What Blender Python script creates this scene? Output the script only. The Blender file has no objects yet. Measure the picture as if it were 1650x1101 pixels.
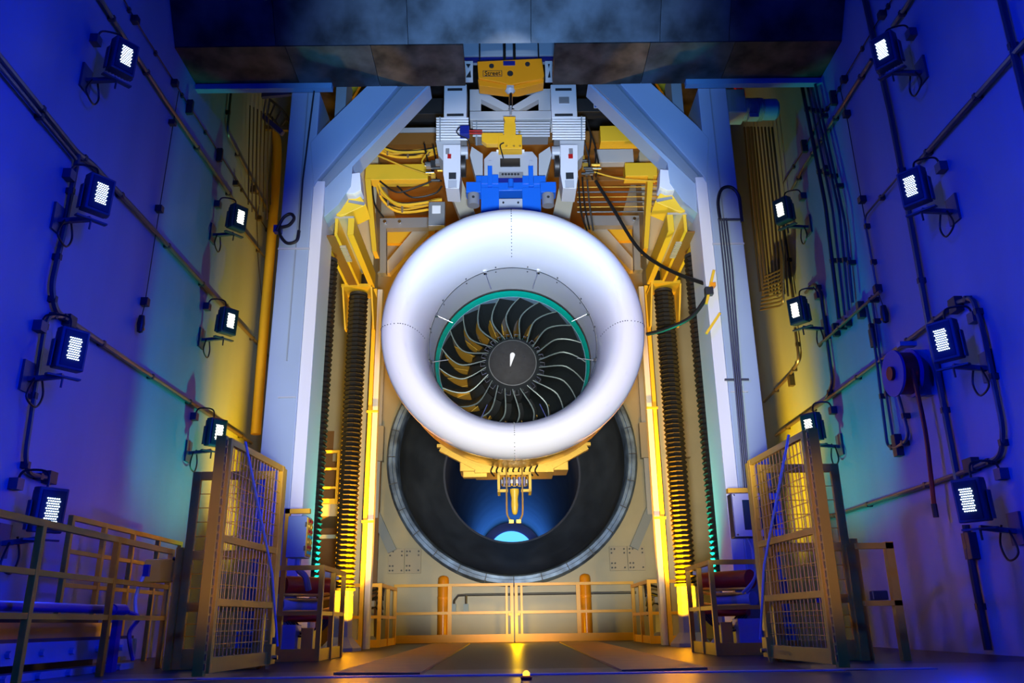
import bpy, bmesh, math, random
from mathutils import Vector, Matrix
random.seed(7)
PI = math.pi
sc = bpy.context.scene
col = sc.collection

# ------------------------------------------------------------------ camera
CAM = Vector((-0.08, 0.0, 0.40))
F = 1323.4
pi_, ya, ro = math.radians(18.95), math.radians(.332), math.radians(-.794)
FW = Vector((math.sin(ya)*math.cos(pi_), math.cos(ya)*math.cos(pi_), math.sin(pi_)))
r0 = Vector((math.cos(ya), -math.sin(ya), 0)); u0 = r0.cross(FW)
RV = math.cos(ro)*r0 + math.sin(ro)*u0
UV = -math.sin(ro)*r0 + math.cos(ro)*u0
cd = bpy.data.cameras.new('camera'); cd.sensor_width = 36; cd.lens = F/1650*36
cd.clip_start = .05; cd.clip_end = 200
co = bpy.data.objects.new('camera', cd); col.objects.link(co)
co.matrix_world = Matrix(((RV.x, UV.x, -FW.x, CAM.x), (RV.y, UV.y, -FW.y, CAM.y), (RV.z, UV.z, -FW.z, CAM.z), (0, 0, 0, 1)))
sc.camera = co

def at(x, y, ax, v):
    """point where the sight line of a photograph pixel meets the plane axis=v"""
    d = (x-825)/F*RV - (y-550.5)/F*UV + FW
    return CAM + d*((v-CAM[ax])/d[ax])

# ------------------------------------------------------------------ world, lights, exposure
w = bpy.data.worlds.new('world'); sc.world = w; w.use_nodes = True
w.node_tree.nodes['Background'].inputs[0].default_value = (.02, .05, .3, 1)
w.node_tree.nodes['Background'].inputs[1].default_value = .02
sc.view_settings.view_transform = 'Standard'; sc.view_settings.look = 'None'
sc.view_settings.gamma = 1; sc.view_settings.use_curve_mapping = False
sc.view_settings.exposure = 0.0

def light(name, kind, loc, aim, energy, color, size=.3, spot=None, blend=.3, spread=None):
    l = bpy.data.lights.new(name, kind); l.energy = energy; l.color = color
    if kind == 'AREA':
        l.shape = 'DISK'; l.size = size
        if spread: l.spread = math.radians(spread)
    else: l.shadow_soft_size = size
    if kind == 'SPOT': l.spot_size = math.radians(spot); l.spot_blend = blend
    o = bpy.data.objects.new(name, l); col.objects.link(o); o.location = loc
    if aim is not None:
        o.rotation_euler = (Vector(aim)-Vector(loc)).to_track_quat('-Z', 'Y').to_euler()
    return o

YEL = (1.0, .56, .0); BLU = (.0, .022, 1.0)
LAMP_Z = (1.68, 3.6, 5.72, 7.95)
AX, AZ, DZ = 0.0, 4.50, 4.35                     # engine axis
WX = 5.3
# front white flash aimed up at the engine, and added fill spots
light('white_flash_and_fill', 'SPOT', (0.0, 1.0, .5), (0, 11.8, 4.0), 6000, (1, .99, .90), .25, spot=41, blend=.3)
light('portal_top_fill', 'SPOT', (0.0, 1.0, .6), (0, 11.8, 8.5), 6200, (.24, .50, 1), .25, spot=34, blend=.6)  # added blue spot that brightens the column tops
for s in (-1, 1): light('gate_front_fill', 'SPOT', (s*.2, 2.6, .7), (s*2.6, 7.4, 1.1), 210, (1, .72, .08), .2, spot=18.5, blend=.7)  # added yellow spots to brighten the mesh gates
light('white_flash_and_fill', 'SPOT', (0.0, -.4, .8), (0, 12.6, 9.75), 2600, (1, .97, .88), .1, spot=5.6, blend=.3)  # added narrow spot that brightens the hook block
# blue wall lamps (front of the room) with added blue fills, yellow wall lamps (behind the portal)
for s in (-1, 1):
    for z in LAMP_Z:
        light('blue_lamp_and_fill', 'AREA', (s*4.55, 9.0, z), (s*4.55-s*.85, 8.5, z), 28, BLU, .3)
        light('yellow_lamp_light', 'AREA', (s*4.62, 14.0, z), (s*1.0, 19.5, z), 12, YEL, .3, spread=110)
    light('blue_lamp_and_fill', 'AREA', (s*4.6, 1.0, 7.0), (-s*5.3, 7.0, 5.0), 150, BLU, .5, spread=60)  # added blue fill for the side walls, not a wall lamp
    light('blue_lamp_and_fill', 'AREA', (s*4.6, 2.0, 2.6), (-s*5.3, 9.0, 1.2), 75, BLU, .4, spread=50)  # added low fill, brings more blue to the lower walls
    # yellow flood and added teal fill by the bellows, and a yellow fill up to the gantry
    light('yellow_flood_and_fill', 'SPOT', (s*2.34, 14.07, .4), (s*5.3, 16.7, 4.9), 7200, (1, .37, 0), .10, spot=72, blend=.9)
    light('teal_fill_light', 'SPOT', (s*2.34, 14.07, .4), (s*5.3, 12.2, 5.0), 1100, (.0, .62, .36), .10, spot=76, blend=.8)  # added to tint the wall teal beside the column shadow
    light('yellow_flood_and_fill', 'SPOT', (s*1.5, 15.2, .6), (s*1.0, 14.3, 9), 1000, YEL, .15, spot=58, blend=.5)  # added to brighten the upper gantry
# small yellow light at the rear gate
light('yellow_gate_light', 'POINT', (0.05, 18.7, .35), None, 45, YEL, .08)
# blue light at the far end of the exhaust duct, and an added fill before its mouth
light('duct_light', 'AREA', (0, 50.5, 4.35), (0, 20, 4.35), 30, (.0, .03, 1), 2.5)
light('duct_light', 'AREA', (0, 19.0, 3.0), (0, 23, 4.0), 26, (.0, .16, .55), .5, spread=120)  # added fill in front of the duct, lightens its inlet cone

# ------------------------------------------------------------------ materials
MATS = {}
def mat(name, c, rough=.45, metal=0, noise=0, nscale=3, bump=0, emit=None, es=0, coat=0, stretch=(1, 1, 1)):
    if name in MATS: return MATS[name]
    m = bpy.data.materials.new(name); m.use_nodes = True; nt = m.node_tree; b = nt.nodes['Principled BSDF']
    b.inputs['Base Color'].default_value = (*c, 1); b.inputs['Roughness'].default_value = rough
    b.inputs['Metallic'].default_value = metal; b.inputs['Coat Weight'].default_value = coat
    b.inputs['Coat Roughness'].default_value = .06
    if noise or bump:
        tc = nt.nodes.new('ShaderNodeTexCoord'); mp = nt.nodes.new('ShaderNodeMapping'); mp.inputs['Scale'].default_value = stretch
        n = nt.nodes.new('ShaderNodeTexNoise'); n.inputs['Scale'].default_value = nscale; n.inputs['Detail'].default_value = 8
        nt.links.new(tc.outputs['Object'], mp.inputs[0]); nt.links.new(mp.outputs[0], n.inputs['Vector'])
        if noise:
            r = nt.nodes.new('ShaderNodeValToRGB')
            r.color_ramp.elements[0].position = .35; r.color_ramp.elements[1].position = .68
            r.color_ramp.elements[0].color = (*[x*(1-noise) for x in c], 1); r.color_ramp.elements[1].color = (*[min(1, x*(1+noise*.5)) for x in c], 1)
            nt.links.new(n.outputs['Fac'], r.inputs[0]); nt.links.new(r.outputs[0], b.inputs['Base Color'])
        if bump:
            bp = nt.nodes.new('ShaderNodeBump'); bp.inputs['Strength'].default_value = bump; bp.inputs['Distance'].default_value = .02
            nt.links.new(n.outputs['Fac'], bp.inputs['Height']); nt.links.new(bp.outputs[0], b.inputs['Normal'])
    if emit:
        b.inputs['Emission Color'].default_value = (*emit, 1); b.inputs['Emission Strength'].default_value = es
    MATS[name] = m; return m
M = dict(
 lamp=mat('lamp_housing', (.05, .07, .10), .4),
 wall=mat('painted_wall', (.15, .24, .36), .5, noise=.10, nscale=1.2, bump=.12, stretch=(1, 1, .25)),
 cream=mat('cream_wall', (.44, .41, .28), .38, noise=.08, nscale=1.5, bump=.18),
 floor=mat('dark_floor', (.05, .055, .06), .32, noise=.3, nscale=2, bump=.05),
 pit=mat('deck_plate_dark', (.016, .015, .014), .36, noise=.4, nscale=3, stretch=(.3, 4, 1)),
 ramp=mat('ramp_ply', (.55, .30, .06), .5, noise=.25, nscale=4, stretch=(.6, 5, 1)),
 plate=mat('stained_steel_plate', (.075, .085, .095), .42, metal=.55, noise=.75, nscale=1.6, bump=.1),
 plate2=mat('rusty_steel_plate', (.09, .075, .06), .5, metal=.5, noise=.8, nscale=2.2, bump=.1),
 portal=mat('pale_blue_grey_paint', (.32, .42, .53), .4, noise=.04, nscale=1),
 portal_d=mat('mid_grey_paint', (.24, .29, .33), .45),
 trimb=mat('blue_grey_trim', (.12, .30, .50), .5),
 white=mat('white_paint', (.70, .72, .74), .35),
 gloss=mat('white_gloss_gelcoat', (.80, .80, .81), .16, coat=.6),
 liner=mat('light_grey_liner', (.52, .53, .54), .4),
 grey=mat('grey_steel', (.30, .31, .32), .4, metal=.3),
 lgrey=mat('light_grey_paint', (.42, .45, .48), .4),
 dark=mat('dark_steel', (.05, .055, .06), .45, metal=.5),
 black=mat('black_rubber', (.018, .016, .014), .42),
 bellows=mat('black_bellows', (.014, .012, .010), .5),
 yellow=mat('safety_yellow', (.86, .46, .02), .35, noise=.05, nscale=5),
 yellow2=mat('warm_yellow_paint', (.82, .52, .03), .38),
 orange=mat('hoist_orange', (.90, .33, .01), .35),
 bollard=mat('bollard_orange', (.80, .30, .01), .25),
 blue=mat('bright_blue_paint', (.01, .13, .62), .3),
 dblue=mat('navy_blue_paint', (.01, .02, .22), .35),
 cab=mat('cabinet_blue_grey', (.20, .30, .40), .4),
 teal=mat('teal_composite', (.0, .45, .33), .4),
 tealp=mat('pale_blue_liner', (.22, .36, .48), .35),
 blade=mat('fan_blade_dark', (.035, .045, .05), .26, metal=.6),
 le=mat('blade_edge_titanium', (.20, .25, .24), .45, metal=.5),
 spin=mat('spinner_black', (.03, .03, .032), .75, noise=.2, nscale=12),
 mark=mat('white_mark', (.9, .9, .9), .4),
 metal=mat('bare_metal', (.55, .55, .54), .25, metal=1),
 steel=mat('stainless', (.62, .63, .65), .22, metal=1),
 gold=mat('gold_and_yellow_lit_metal', (.74, .46, .07), .35, metal=.6),  # gold tint carries the yellow light on the grey engine metal
 red=mat('red_paint', (.42, .012, .01), .35),
 pipe=mat('conduit_steel', (.13, .14, .15), .35, metal=.7),
 duct=mat('duct_black', (.055, .07, .085), .42, noise=.35, nscale=1.3),
 flange=mat('duct_flange_steel', (.16, .26, .46), .42, metal=.3, noise=.6, nscale=3),
 ductin=mat('duct_inner', (.14, .16, .2), .5, noise=.2, nscale=.8),
 sky=mat('duct_end_glow', (.1, .4, .8), .5, emit=(.10, .50, 1.0), es=1.6),
 led_b=mat('led_dot_cool', (1, 1, 1), .4, emit=(.72, .86, 1), es=5),
 led_y=mat('led_dot_warm', (1, 1, 1), .4, emit=(1, .97, .78), es=5),
 steelp=mat('brushed_steel', (.62, .64, .68), .3, metal=.25),
 reel=mat('reel_blue', (.01, .03, .28), .4),
 screen=mat('screen_glass', (.02, .04, .07), .12),
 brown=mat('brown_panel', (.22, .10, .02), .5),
 beige=mat('beige_paint', (.42, .38, .28), .45),
 amber=mat('amber_beacon', (1, .5, .05), .3, emit=(1, .45, .02), es=3),
 cable=mat('cable_black', (.012, .012, .012), .4),
 cabley=mat('cable_yellow', (.7, .42, .03), .4),
)

# ------------------------------------------------------------------ mesh helper
M['pit'].node_tree.nodes['Principled BSDF'].inputs['Specular IOR Level'].default_value = .3
def V(*a): return Vector(a)
class MB:
    def __init__(s): s.v = []; s.f = []; s.smooth = False
    def add(s, vs, fs):
        n = len(s.v); s.v += [Vector(p) for p in vs]; s.f += [tuple(i+n for i in f) for f in fs]; return s
    def box(s, c, d, rz=0, rot=None):
        c = Vector(c); m = rot if rot is not None else Matrix.Rotation(rz, 3, 'Z')
        vs = [c + m @ Vector((x*d[0]/2, y*d[1]/2, z*d[2]/2)) for x in (-1, 1) for y in (-1, 1) for z in (-1, 1)]
        return s.add(vs, [(0, 1, 3, 2), (4, 6, 7, 5), (0, 4, 5, 1), (2, 3, 7, 6), (0, 2, 6, 4), (1, 5, 7, 3)])
    def bb(s, x0, x1, y0, y1, z0, z1):
        return s.box(((x0+x1)/2, (y0+y1)/2, (z0+z1)/2), (abs(x1-x0), abs(y1-y0), abs(z1-z0)))
    def beam(s, a, b, w_, h, up=(0, 0, 1)):
        a = Vector(a); b = Vector(b); d = (b-a); L = d.length; d.normalize()
        up = Vector(up)
        if abs(d.dot(up)) > .98: up = Vector((0, 1, 0))
        x = d.cross(up).normalized(); z = x.cross(d)
        m = Matrix((x, d, z)).transposed()
        return s.box((a+b)/2, (w_, L, h), rot=m)
    def tube(s, pts, r, n=8, close=False, caps=True):
        pts = [Vector(p) for p in pts]; rs = r if isinstance(r, (list, tuple)) else [r]*len(pts)
        base = len(s.v); nx = None; k = len(pts)
        for i, p in enumerate(pts):
            if close: t = pts[(i+1) % k]-pts[i-1]
            else: t = pts[min(i+1, k-1)]-pts[max(i-1, 0)]
            t.normalize()
            if nx is None:
                nx = t.orthogonal().normalized()
            else:
                nx = (nx - t*nx.dot(t)); nx = nx.normalized() if nx.length > 1e-6 else t.orthogonal().normalized()
            ny = t.cross(nx)
            for j in range(n):
                a = 2*PI*j/n; s.v.append(p + (nx*math.cos(a)+ny*math.sin(a))*rs[i])
        for i in range(k if close else k-1):
            for j in range(n):
                i2 = (i+1) % k
                s.f.append((base+i*n+j, base+i*n+(j+1) % n, base+i2*n+(j+1) % n, base+i2*n+j))
        if caps and not close:
            s.f.append(tuple(base+j for j in range(n))[::-1]); s.f.append(tuple(base+(k-1)*n+j for j in range(n)))
        s.smooth = True; return s
    def cyl(s, a, b, r, n=16, r2=None):
        return s.tube([a, b], [r, r if r2 is None else r2], n)
    def lathe(s, prof, cx=0, cz=0, n=64, close=False, axis='y', a0=0, a1=2*PI):
        """profile of (along, radius) turned about the Y (or Z) axis"""
        base = len(s.v); k = len(prof); full = abs(a1-a0-2*PI) < 1e-6; m = n if full else n+1
        for (y, r) in prof:
            for j in range(m):
                a = a0+(a1-a0)*j/n
                if axis == 'y': s.v.append(Vector((cx+r*math.cos(a), y, cz+r*math.sin(a))))
                else: s.v.append(Vector((cx+r*math.cos(a), cz+r*math.sin(a), y)))
        for i in range(k if close else k-1):
            for j in range(n):
                j2 = (j+1) % m; i2 = (i+1) % k
                s.f.append((base+i*m+j, base+i*m+j2, base+i2*m+j2, base+i2*m+j))
        s.smooth = True; return s
    def prism(s, poly, d):
        """flat polygon extruded along vector d"""
        n = len(poly); poly = [Vector(p) for p in poly]; d = Vector(d)
        return s.add(poly+[p+d for p in poly], [tuple(range(n))[::-1], tuple(range(n, 2*n))]+[(i, (i+1) % n, n+(i+1) % n, n+i) for i in range(n)])
    def mirror(s):
        s.v = [Vector((-p.x, p.y, p.z)) for p in s.v]; s.f = [f[::-1] for f in s.f]; return s
    def build(s, name, m, parent=None, bevel=0, sm=None):
        off = Vector(parent['_o']) if parent is not None and '_o' in parent else Vector((0, 0, 0))
        if parent is None and s.v:
            xs = [p.x for p in s.v]; ys = [p.y for p in s.v]; zs = [p.z for p in s.v]
            off = Vector(((min(xs)+max(xs))/2, (min(ys)+max(ys))/2, min(zs)))
        me = bpy.data.meshes.new(name); me.from_pydata([p-off for p in s.v], [], s.f)
        bm = bmesh.new(); bm.from_mesh(me); bmesh.ops.recalc_face_normals(bm, faces=bm.faces); bm.to_mesh(me); bm.free()
        me.materials.append(M[m] if isinstance(m, str) else m)
        smooth = s.smooth if sm is None else sm
        if smooth:
            me.shade_smooth()
            try: me.set_sharp_from_angle(angle=math.radians(38))
            except Exception: pass
        o = bpy.data.objects.new(name, me); col.objects.link(o)
        if parent is not None:
            o.parent = parent; o['_o'] = tuple(off)
        else:
            o.location = off; o['_o'] = tuple(off)
        if bevel:
            b = o.modifiers.new('bevel', 'BEVEL'); b.width = bevel; b.segments = 2; b.limit_method = 'ANGLE'
        return o
def tag(o, label=None, cat=None, group=None, kind=None):
    if label: o['label'] = label
    if cat: o['category'] = cat
    if group: o['group'] = group
    if kind: o['kind'] = kind
    return o
def thing(name, loc, label, cat, group=None):
    o = bpy.data.objects.new(name, None); o.empty_display_size = .1; col.objects.link(o); o.location = loc; o['_o'] = tuple(loc)
    return tag(o, label, cat, group)
def struct(o): o['kind'] = 'structure'; return o
def dup(root, loc, rz, label, group=None):
    r = root.copy(); col.objects.link(r); r.location = loc; r.rotation_euler = (0, 0, rz); r['label'] = label
    if group: r['group'] = group
    for ch in list(root.children):
        c = ch.copy(); col.objects.link(c); c.parent = r
        for g in list(ch.children):
            d = g.copy(); col.objects.link(d); d.parent = c
    return r
def arc(c, r, a0, a1, n, u, v):
    c = Vector(c); u = Vector(u); v = Vector(v)
    return [c+u*(r*math.cos(a0+(a1-a0)*i/n))+v*(r*math.sin(a0+(a1-a0)*i/n)) for i in range(n+1)]
def smooth_path(pts, k=6):
    pts = [Vector(p) for p in pts]; out = []
    P = [pts[0]]+pts+[pts[-1]]
    for i in range(1, len(P)-2):
        for j in range(k):
            t = j/k; a, b, c, d = P[i-1], P[i], P[i+1], P[i+2]
            out.append(.5*((2*b)+(c-a)*t+(2*a-5*b+4*c-d)*t*t+(3*b-a-3*c+d)*t**3))
    out.append(pts[-1]); return out
SIDE = {-1: 'left', 1: 'right'}

# ------------------------------------------------------------------ the setting
struct(MB().bb(-6, 6, -6, 8.2, -.1, 0).build('floor', 'floor'))
struct(MB().bb(-6, 6, 8.2, 21.5, -.1, 0).build('floor', 'pit'))
struct(MB().bb(-WX-.3, -WX, -6, 21.3, 0, 14).build('wall_left', 'wall'))
struct(MB().bb(WX, WX+.3, -6, 21.3, 0, 14).build('wall_right', 'wall'))
struct(MB().bb(-WX, WX, -6.3, -6, 0, 14).build('wall_front', 'wall'))
# back wall with a round opening for the duct
BY = 20.7
def wall_with_hole(y0, y1, hx, hz, r, x0, x1, z0, z1, n=72):
    m = MB(); inner = []; outer = []
    for j in range(n):
        a = 2*PI*j/n; c, s_ = math.cos(a), math.sin(a)
        inner.append((hx+r*c, hz+r*s_))
        t = min([(x1-hx)/c if c > 1e-9 else 1e9, (x0-hx)/c if c < -1e-9 else 1e9, (z1-hz)/s_ if s_ > 1e-9 else 1e9, (z0-hz)/s_ if s_ < -1e-9 else 1e9])
        outer.append((hx+c*t, hz+s_*t))
    def corner(p, q):
        # insert the corner point between two rim points lying on different sides
        for cx in (x0, x1):
            for cz in (z0, z1):
                if (abs(p[0]-cx) < 1e-6 and abs(q[1]-cz) < 1e-6) or (abs(q[0]-cx) < 1e-6 and abs(p[1]-cz) < 1e-6):
                    if not (abs(p[1]-cz) < 1e-6 or abs(q[0]-cx) < 1e-6) or not (abs(q[1]-cz) < 1e-6 or abs(p[0]-cx) < 1e-6): return (cx, cz)
        return None
    for j in range(n):
        k = (j+1) % n
        poly = [inner[j], outer[j]]
        cr = corner(outer[j], outer[k])
        if cr: poly.append(cr)
        poly += [outer[k], inner[k]]
        m.prism([(x, y0, z) for x, z in poly], (0, y1-y0, 0))
    return m
struct(wall_with_hole(BY, BY+.3, AX, DZ, 2.95, -WX, WX, 0, 14).build('wall_back', 'cream'))
struct(MB().bb(-WX, WX, -6, 21.3, 14, 14.2).build('ceiling', 'plate'))
# low soffit of stained steel plates with the hoist slot, and the sloping hood in front of it
SZ, SY0, SY1, SLX = 9.1, 10.8, 11.85, .74
hood = MB()
for i, (a, b) in enumerate([(-WX, -3.55), (-3.55, -2.2), (-2.2, -SLX), (SLX, 2.25), (2.25, 3.6), (3.6, WX)]):
    struct(MB().bb(a+.004, b-.004, SY0, SY1, SZ, SZ+.25).build('ceiling', 'plate2' if i in (0, 2, 3, 5) else 'plate'))
for i, (a, b) in enumerate([(-WX, -3.7), (-3.7, -1.6), (-1.6, .35), (.35, 2.4), (2.4, 3.5), (3.5, WX)]):
    struct(MB().prism([(a+.004, SY0, SZ+.02), (a+.004, SY0+.15, SZ+.25), (a+.004, 8.0, 13.6), (a+.004, 7.85, 13.5)], (b-a-.008, 0, 0)).build('ceiling', 'plate'))
for i, (a, b) in enumerate([(-WX, -3.0), (3.0, WX)]):
    struct(MB().bb(a, b, SY1-.12, SY1, SZ-.10, SZ).build('trim_%d' % (i+1), 'trimb'))
# floor plates between the cages
for s in (-1, 1):
    m = MB()
    pts = [(s*1.62, 7.65), (s*.85, 7.45), (s*.95, 18.6), (s*1.75, 18.6)]
    m.prism([(x, y, .0) for x, y in pts], (0, 0, .018))
    tag(m.build('floor_plate', 'ramp'), 'long tan floor plate on the %s side of the dark centre strip' % SIDE[s], 'floor plate', 'tan floor plates')
m = MB().bb(-3.4, 3.4, 7.2, 7.34, 0, .008)
tag(m.build('floor_track', 'cab'), 'low grey-blue steel strip across the floor at the front edge', 'floor strip')
t = thing('warning_beacon', (0.03, 6.6, 0), 'small amber floor beacon at the bottom centre of the front floor', 'beacon')
MB().lathe([(0, .04), (.02, .045), (.03, .03)], .03, 6.6, 20, axis='z').build('base', 'red', t)
MB().lathe([(.03, .026), (.05, .026), (.065, .012), (.067, 0)], .03, 6.6, 20, axis='z').build('lens', 'amber', t)

# ------------------------------------------------------------------ exhaust duct behind the engine
t = thing('exhaust_duct', (0, BY, 1.2), 'huge round dark steel exhaust duct opening in the back wall', 'duct')
m = MB().lathe([(BY-.02, 3.12), (BY-.42, 3.12), (BY-.50, 3.06), (BY-.50, 2.98), (BY-.46, 2.97), (BY-.46, 2.90), (BY-.40, 2.86), (BY-.02, 2.84), (BY+.3, 2.84), (BY+.3, 2.94), (BY-.02, 2.94)], AX, DZ, 96, close=True)
fl = m.build('flange', 'flange', t)
m = MB()
for j in range(28):
    a = 2*PI*j/28; c, s_ = math.cos(a), math.sin(a)
    m.beam((AX+2.9*c, BY-.5, DZ+2.9*s_), (AX+3.1*c, BY-.515, DZ+3.1*s_), .018, .02, up=(0, 1, 0))
m.build('flange_joint', 'dark', fl)
MB().lathe([(BY-.1, 2.84), (BY+.6, 2.78), (BY+1.2, 2.5), (BY+1.8, 2.1), (BY+2.15, 1.86), (BY+2.15, 1.95), (BY+1.8, 2.2), (BY+1.2, 2.6), (BY+.6, 2.88), (BY-.1, 2.93)], AX, DZ, 96).build('inlet_cone', 'duct', t)
MB().lathe([(BY+2.13, 1.86), (BY+2.07, 1.90), (BY+2.13, 1.96), (BY+2.2, 1.90)], AX, DZ, 96, close=True).build('throat_ring', 'ductin', t)
MB().lathe([(BY+2.15, 1.88), (51.4, 1.88), (51.4, 1.98), (BY+2.15, 1.98)], AX, DZ, 72).build('duct_tube', 'ductin', t)
MB().lathe([(51.0, 1.36), (51.0, 0.001)], AX, DZ, 48).build('lit_end', 'sky', t)
MB().lathe([(51.05, 1.9), (51.05, 1.36), (51.1, 1.36), (51.1, 1.9)], AX, DZ, 48).build('end_ring', 'blue', t)

# ------------------------------------------------------------------ jet engine with its white inlet bellmouth
t = thing('jet_engine', (AX, 13.02, AZ), 'large turbofan engine with glossy white bellmouth hanging in the middle', 'jet engine')
inlet = MB().lathe([(13., 1.30), (12.72, 1.30), (12.4, 1.305), (12.10, 1.31), (12.10, 1.36), (13., 1.36)], AX, AZ, 96, close=True).build('inlet_duct', 'liner', t)
P = []
for i in range(17):
    a = PI/2*i/16
    P.append((12.08-1.0*math.sin(a)**1.1, 1.31+.34*(1-math.cos(a))))
for i in range(1, 15):
    a = (PI*.86)*i/14
    P.append((11.08+.30*(1-math.cos(a))*1.0, 1.65+.285*math.sin(a) if a < PI/2 else 1.65+.285*(1-(1-math.sin(a))*.35)))
P += [(11.70, 1.80), (11.95, 1.74), (11.95, 1.70), (12.08, 1.6), (12.08, 1.36)]
bm_ = MB().lathe(P, AX, AZ, 128, close=True).build('inlet_bellmouth', 'gloss', t)
# rows of fasteners across the lip at twelve, three, six and nine o'clock
for k, a in enumerate((PI/2, 0, -PI/2, PI)):
    m = MB()
    pr = P[4:29]; L = []
    for i in range(len(pr)-1):
        for q in (0, .5): L.append((pr[i][0]*(1-q)+pr[i+1][0]*q, pr[i][1]*(1-q)+pr[i+1][1]*q))
    for (y, r) in L[::2]:
        c = V(AX+r*math.cos(a), y, AZ+r*math.sin(a)); n_ = V(math.cos(a)*.2, -.6, math.sin(a)*.2).normalized()
        m.cyl(c-n_*.006, c+n_*.008, .0075, 6)
    tag(m.build('fastener_row', 'dark', bm_), kind='stuff')
m = MB().lathe([(12.08, 1.306), (12.093, 1.298), (12.105, 1.306)], AX, AZ, 96); m.build('joint_line', 'dark', inlet)
m = MB()
for a in [2*PI*(j+.5)/16 for j in range(16)]:
    for (y, dr) in ((12.02, 0), (12.2, 0)):
        r = 1.31
        c = V(AX+r*math.cos(a), y, AZ+r*math.sin(a)); m.box(c, (.02, .03, .02))
tag(m.build('wall_tap', 'dark', inlet), kind='stuff')
# fan case rings
MB().lathe([(12.96, 1.305), (12.96, 1.280), (13.0, 1.280), (13.0, 1.305)], AX, AZ, 96, close=True).build('seal_ring', 'black', t)
MB().lathe([(12.99, 1.283), (12.99, 1.30), (13.16, 1.30), (13.16, 1.235), (13.14, 1.235)], AX, AZ, 96, close=True).build('teal_ring', 'teal', t)
MB().lathe([(13.16, 1.23), (13.16, 1.30), (13.92, 1.30), (13.92, 1.268)], AX, AZ, 96, close=True).build('fan_track_liner', 'tealp', t)
# outer cowl and rear engine
cw = MB().lathe([(11.7, 1.78), (12.1, 1.84), (12.5, 1.85), (12.9, 1.78), (13.2, 1.62), (13.82, 1.48), (14.52, 1.42), (14.52, 1.36), (13.82, 1.38), (13.02, 1.38)], AX, AZ, 96).build('cowl', 'gold', t)  # gold colour stands in for yellow light on plain metal
MB().lathe([(13.57, .56), (13.72, .70), (14.02, .80), (15.02, .82), (16.62, .66), (17.42, .40), (17.42, .1)], AX, AZ, 64).build('core', 'dark', t)
# fan
NB = 22
for k in range(NB):
    th = 2*PI*k/NB+.13
    m = MB(); NU, NV = 12, 6; front = []; back = []
    edge = []
    for i in range(NU+1):
        u = i/NU; r = .44+(1.225-.44)*u
        lean = math.radians(9*math.sin(PI*min(1, u*1.0))*(1-.25*u)-7*max(0, u-.55)/.45*.8)
        dth = math.radians(3+13.92*u**.9); dy = .34-.13*u
        yle = 13.08+.07*math.sin(PI*u*.9)+.06*u
        for j in range(NV+1):
            v = j/NV
            a = th+lean-v*dth+math.radians(2.2)*math.sin(PI*v)
            y = yle+v*dy
            tk = .004+.012*math.sin(PI*min(1, v+.12))*(1-.5*u)
            p = V(AX+r*math.cos(a), y, AZ+r*math.sin(a))
            nrm = V(-math.sin(a)*dy, -dth*r*1.0, math.cos(a)*dy)
            nrm = V(-math.sin(a), 0, math.cos(a))*dy - V(0, 1, 0)*(-dth*r)*(-1)
            nrm = nrm.normalized()
            front.append(p+nrm*tk); back.append(p-nrm*tk)
            if j == 0: edge.append(p)
    W_ = NV+1; n0 = len(front); fs = []
    for i in range(NU):
        for j in range(NV):
            q = (i*W_+j, i*W_+j+1, (i+1)*W_+j+1, (i+1)*W_+j); fs.append(q); fs.append(tuple(x+n0 for x in q[::-1]))
    for i in range(NU):
        fs.append((i*W_, (i+1)*W_, n0+(i+1)*W_, n0+i*W_)); fs.append((i*W_+NV, n0+i*W_+NV, n0+(i+1)*W_+NV, (i+1)*W_+NV))
    for j in range(NV):
        fs.append((j, n0+j, n0+j+1, j+1)); fs.append((NU*W_+j, NU*W_+j+1, n0+NU*W_+j+1, n0+NU*W_+j))
    m.add(front+back, fs); m.smooth = True
    b = m.build('fan_blade', 'blade', t)
    MB().tube(edge, [.009+.004*math.sin(PI*i/NU) for i in range(NU+1)], 6).build('leading_edge', 'le', b)
# hub
MB().lathe([(13.02, .40), (13.08, .45), (13.22, .52), (13.52, .56), (13.52, .3)], AX, AZ, 64).build('hub', 'dark', t)
for k in range(NB):
    a = 2*PI*(k+.5)/NB+.13
    c = V(AX+.475*math.cos(a), 13.09, AZ+.475*math.sin(a)); rad = V(math.cos(a), 0, math.sin(a)); tan = V(-math.sin(a), 0, math.cos(a))
    m = MB()
    m.beam(c-rad*.05+tan*.03, c+rad*.06+tan*.034-V(0, -.04, 0), .008, .01).beam(c-rad*.05-tan*.03, c+rad*.06-tan*.034-V(0, -.04, 0), .008, .01).beam(c+rad*.06-tan*.04+V(0, .04, 0), c+rad*.06+tan*.04+V(0, .04, 0), .01, .01)
    m.build('annulus_clip', 'metal', t)
sp = MB().lathe([(13.04, .405), (13.02, .395), (13.005, .375), (12.97, .30), (12.94, .18), (12.925, .06), (12.923, .001)], AX, AZ, 64).build('spinner', 'spin', t)
MB().lathe([(13.025, .400), (13.012, .388), (13.02, .380)], AX, AZ, 64).build('spinner_rim', 'grey', sp)
# white comma-shaped mark
m = MB(); pts = []
c0 = V(.0, 12.912, AZ+.10)
for i in range(11):
    a = PI*i/10-.15; pts.append(c0+V(.040*math.cos(a), 0, .040*math.sin(a)))
pts += [V(-.045, 12.907, AZ-.10), V(-.030, 12.907, AZ-.09)]
m.prism(pts, (0, .03, 0)); m.build('spinner_mark', 'mark', sp)
m = MB()
for a in [2*PI*j/6+.3 for j in range(6)]:
    m.cyl((AX+.20*math.cos(a), 12.92, AZ+.20*math.sin(a)), (AX+.20*math.cos(a), 12.96, AZ+.20*math.sin(a)), .009, 8)
m.build('spinner_bolts', 'metal', sp)
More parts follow.
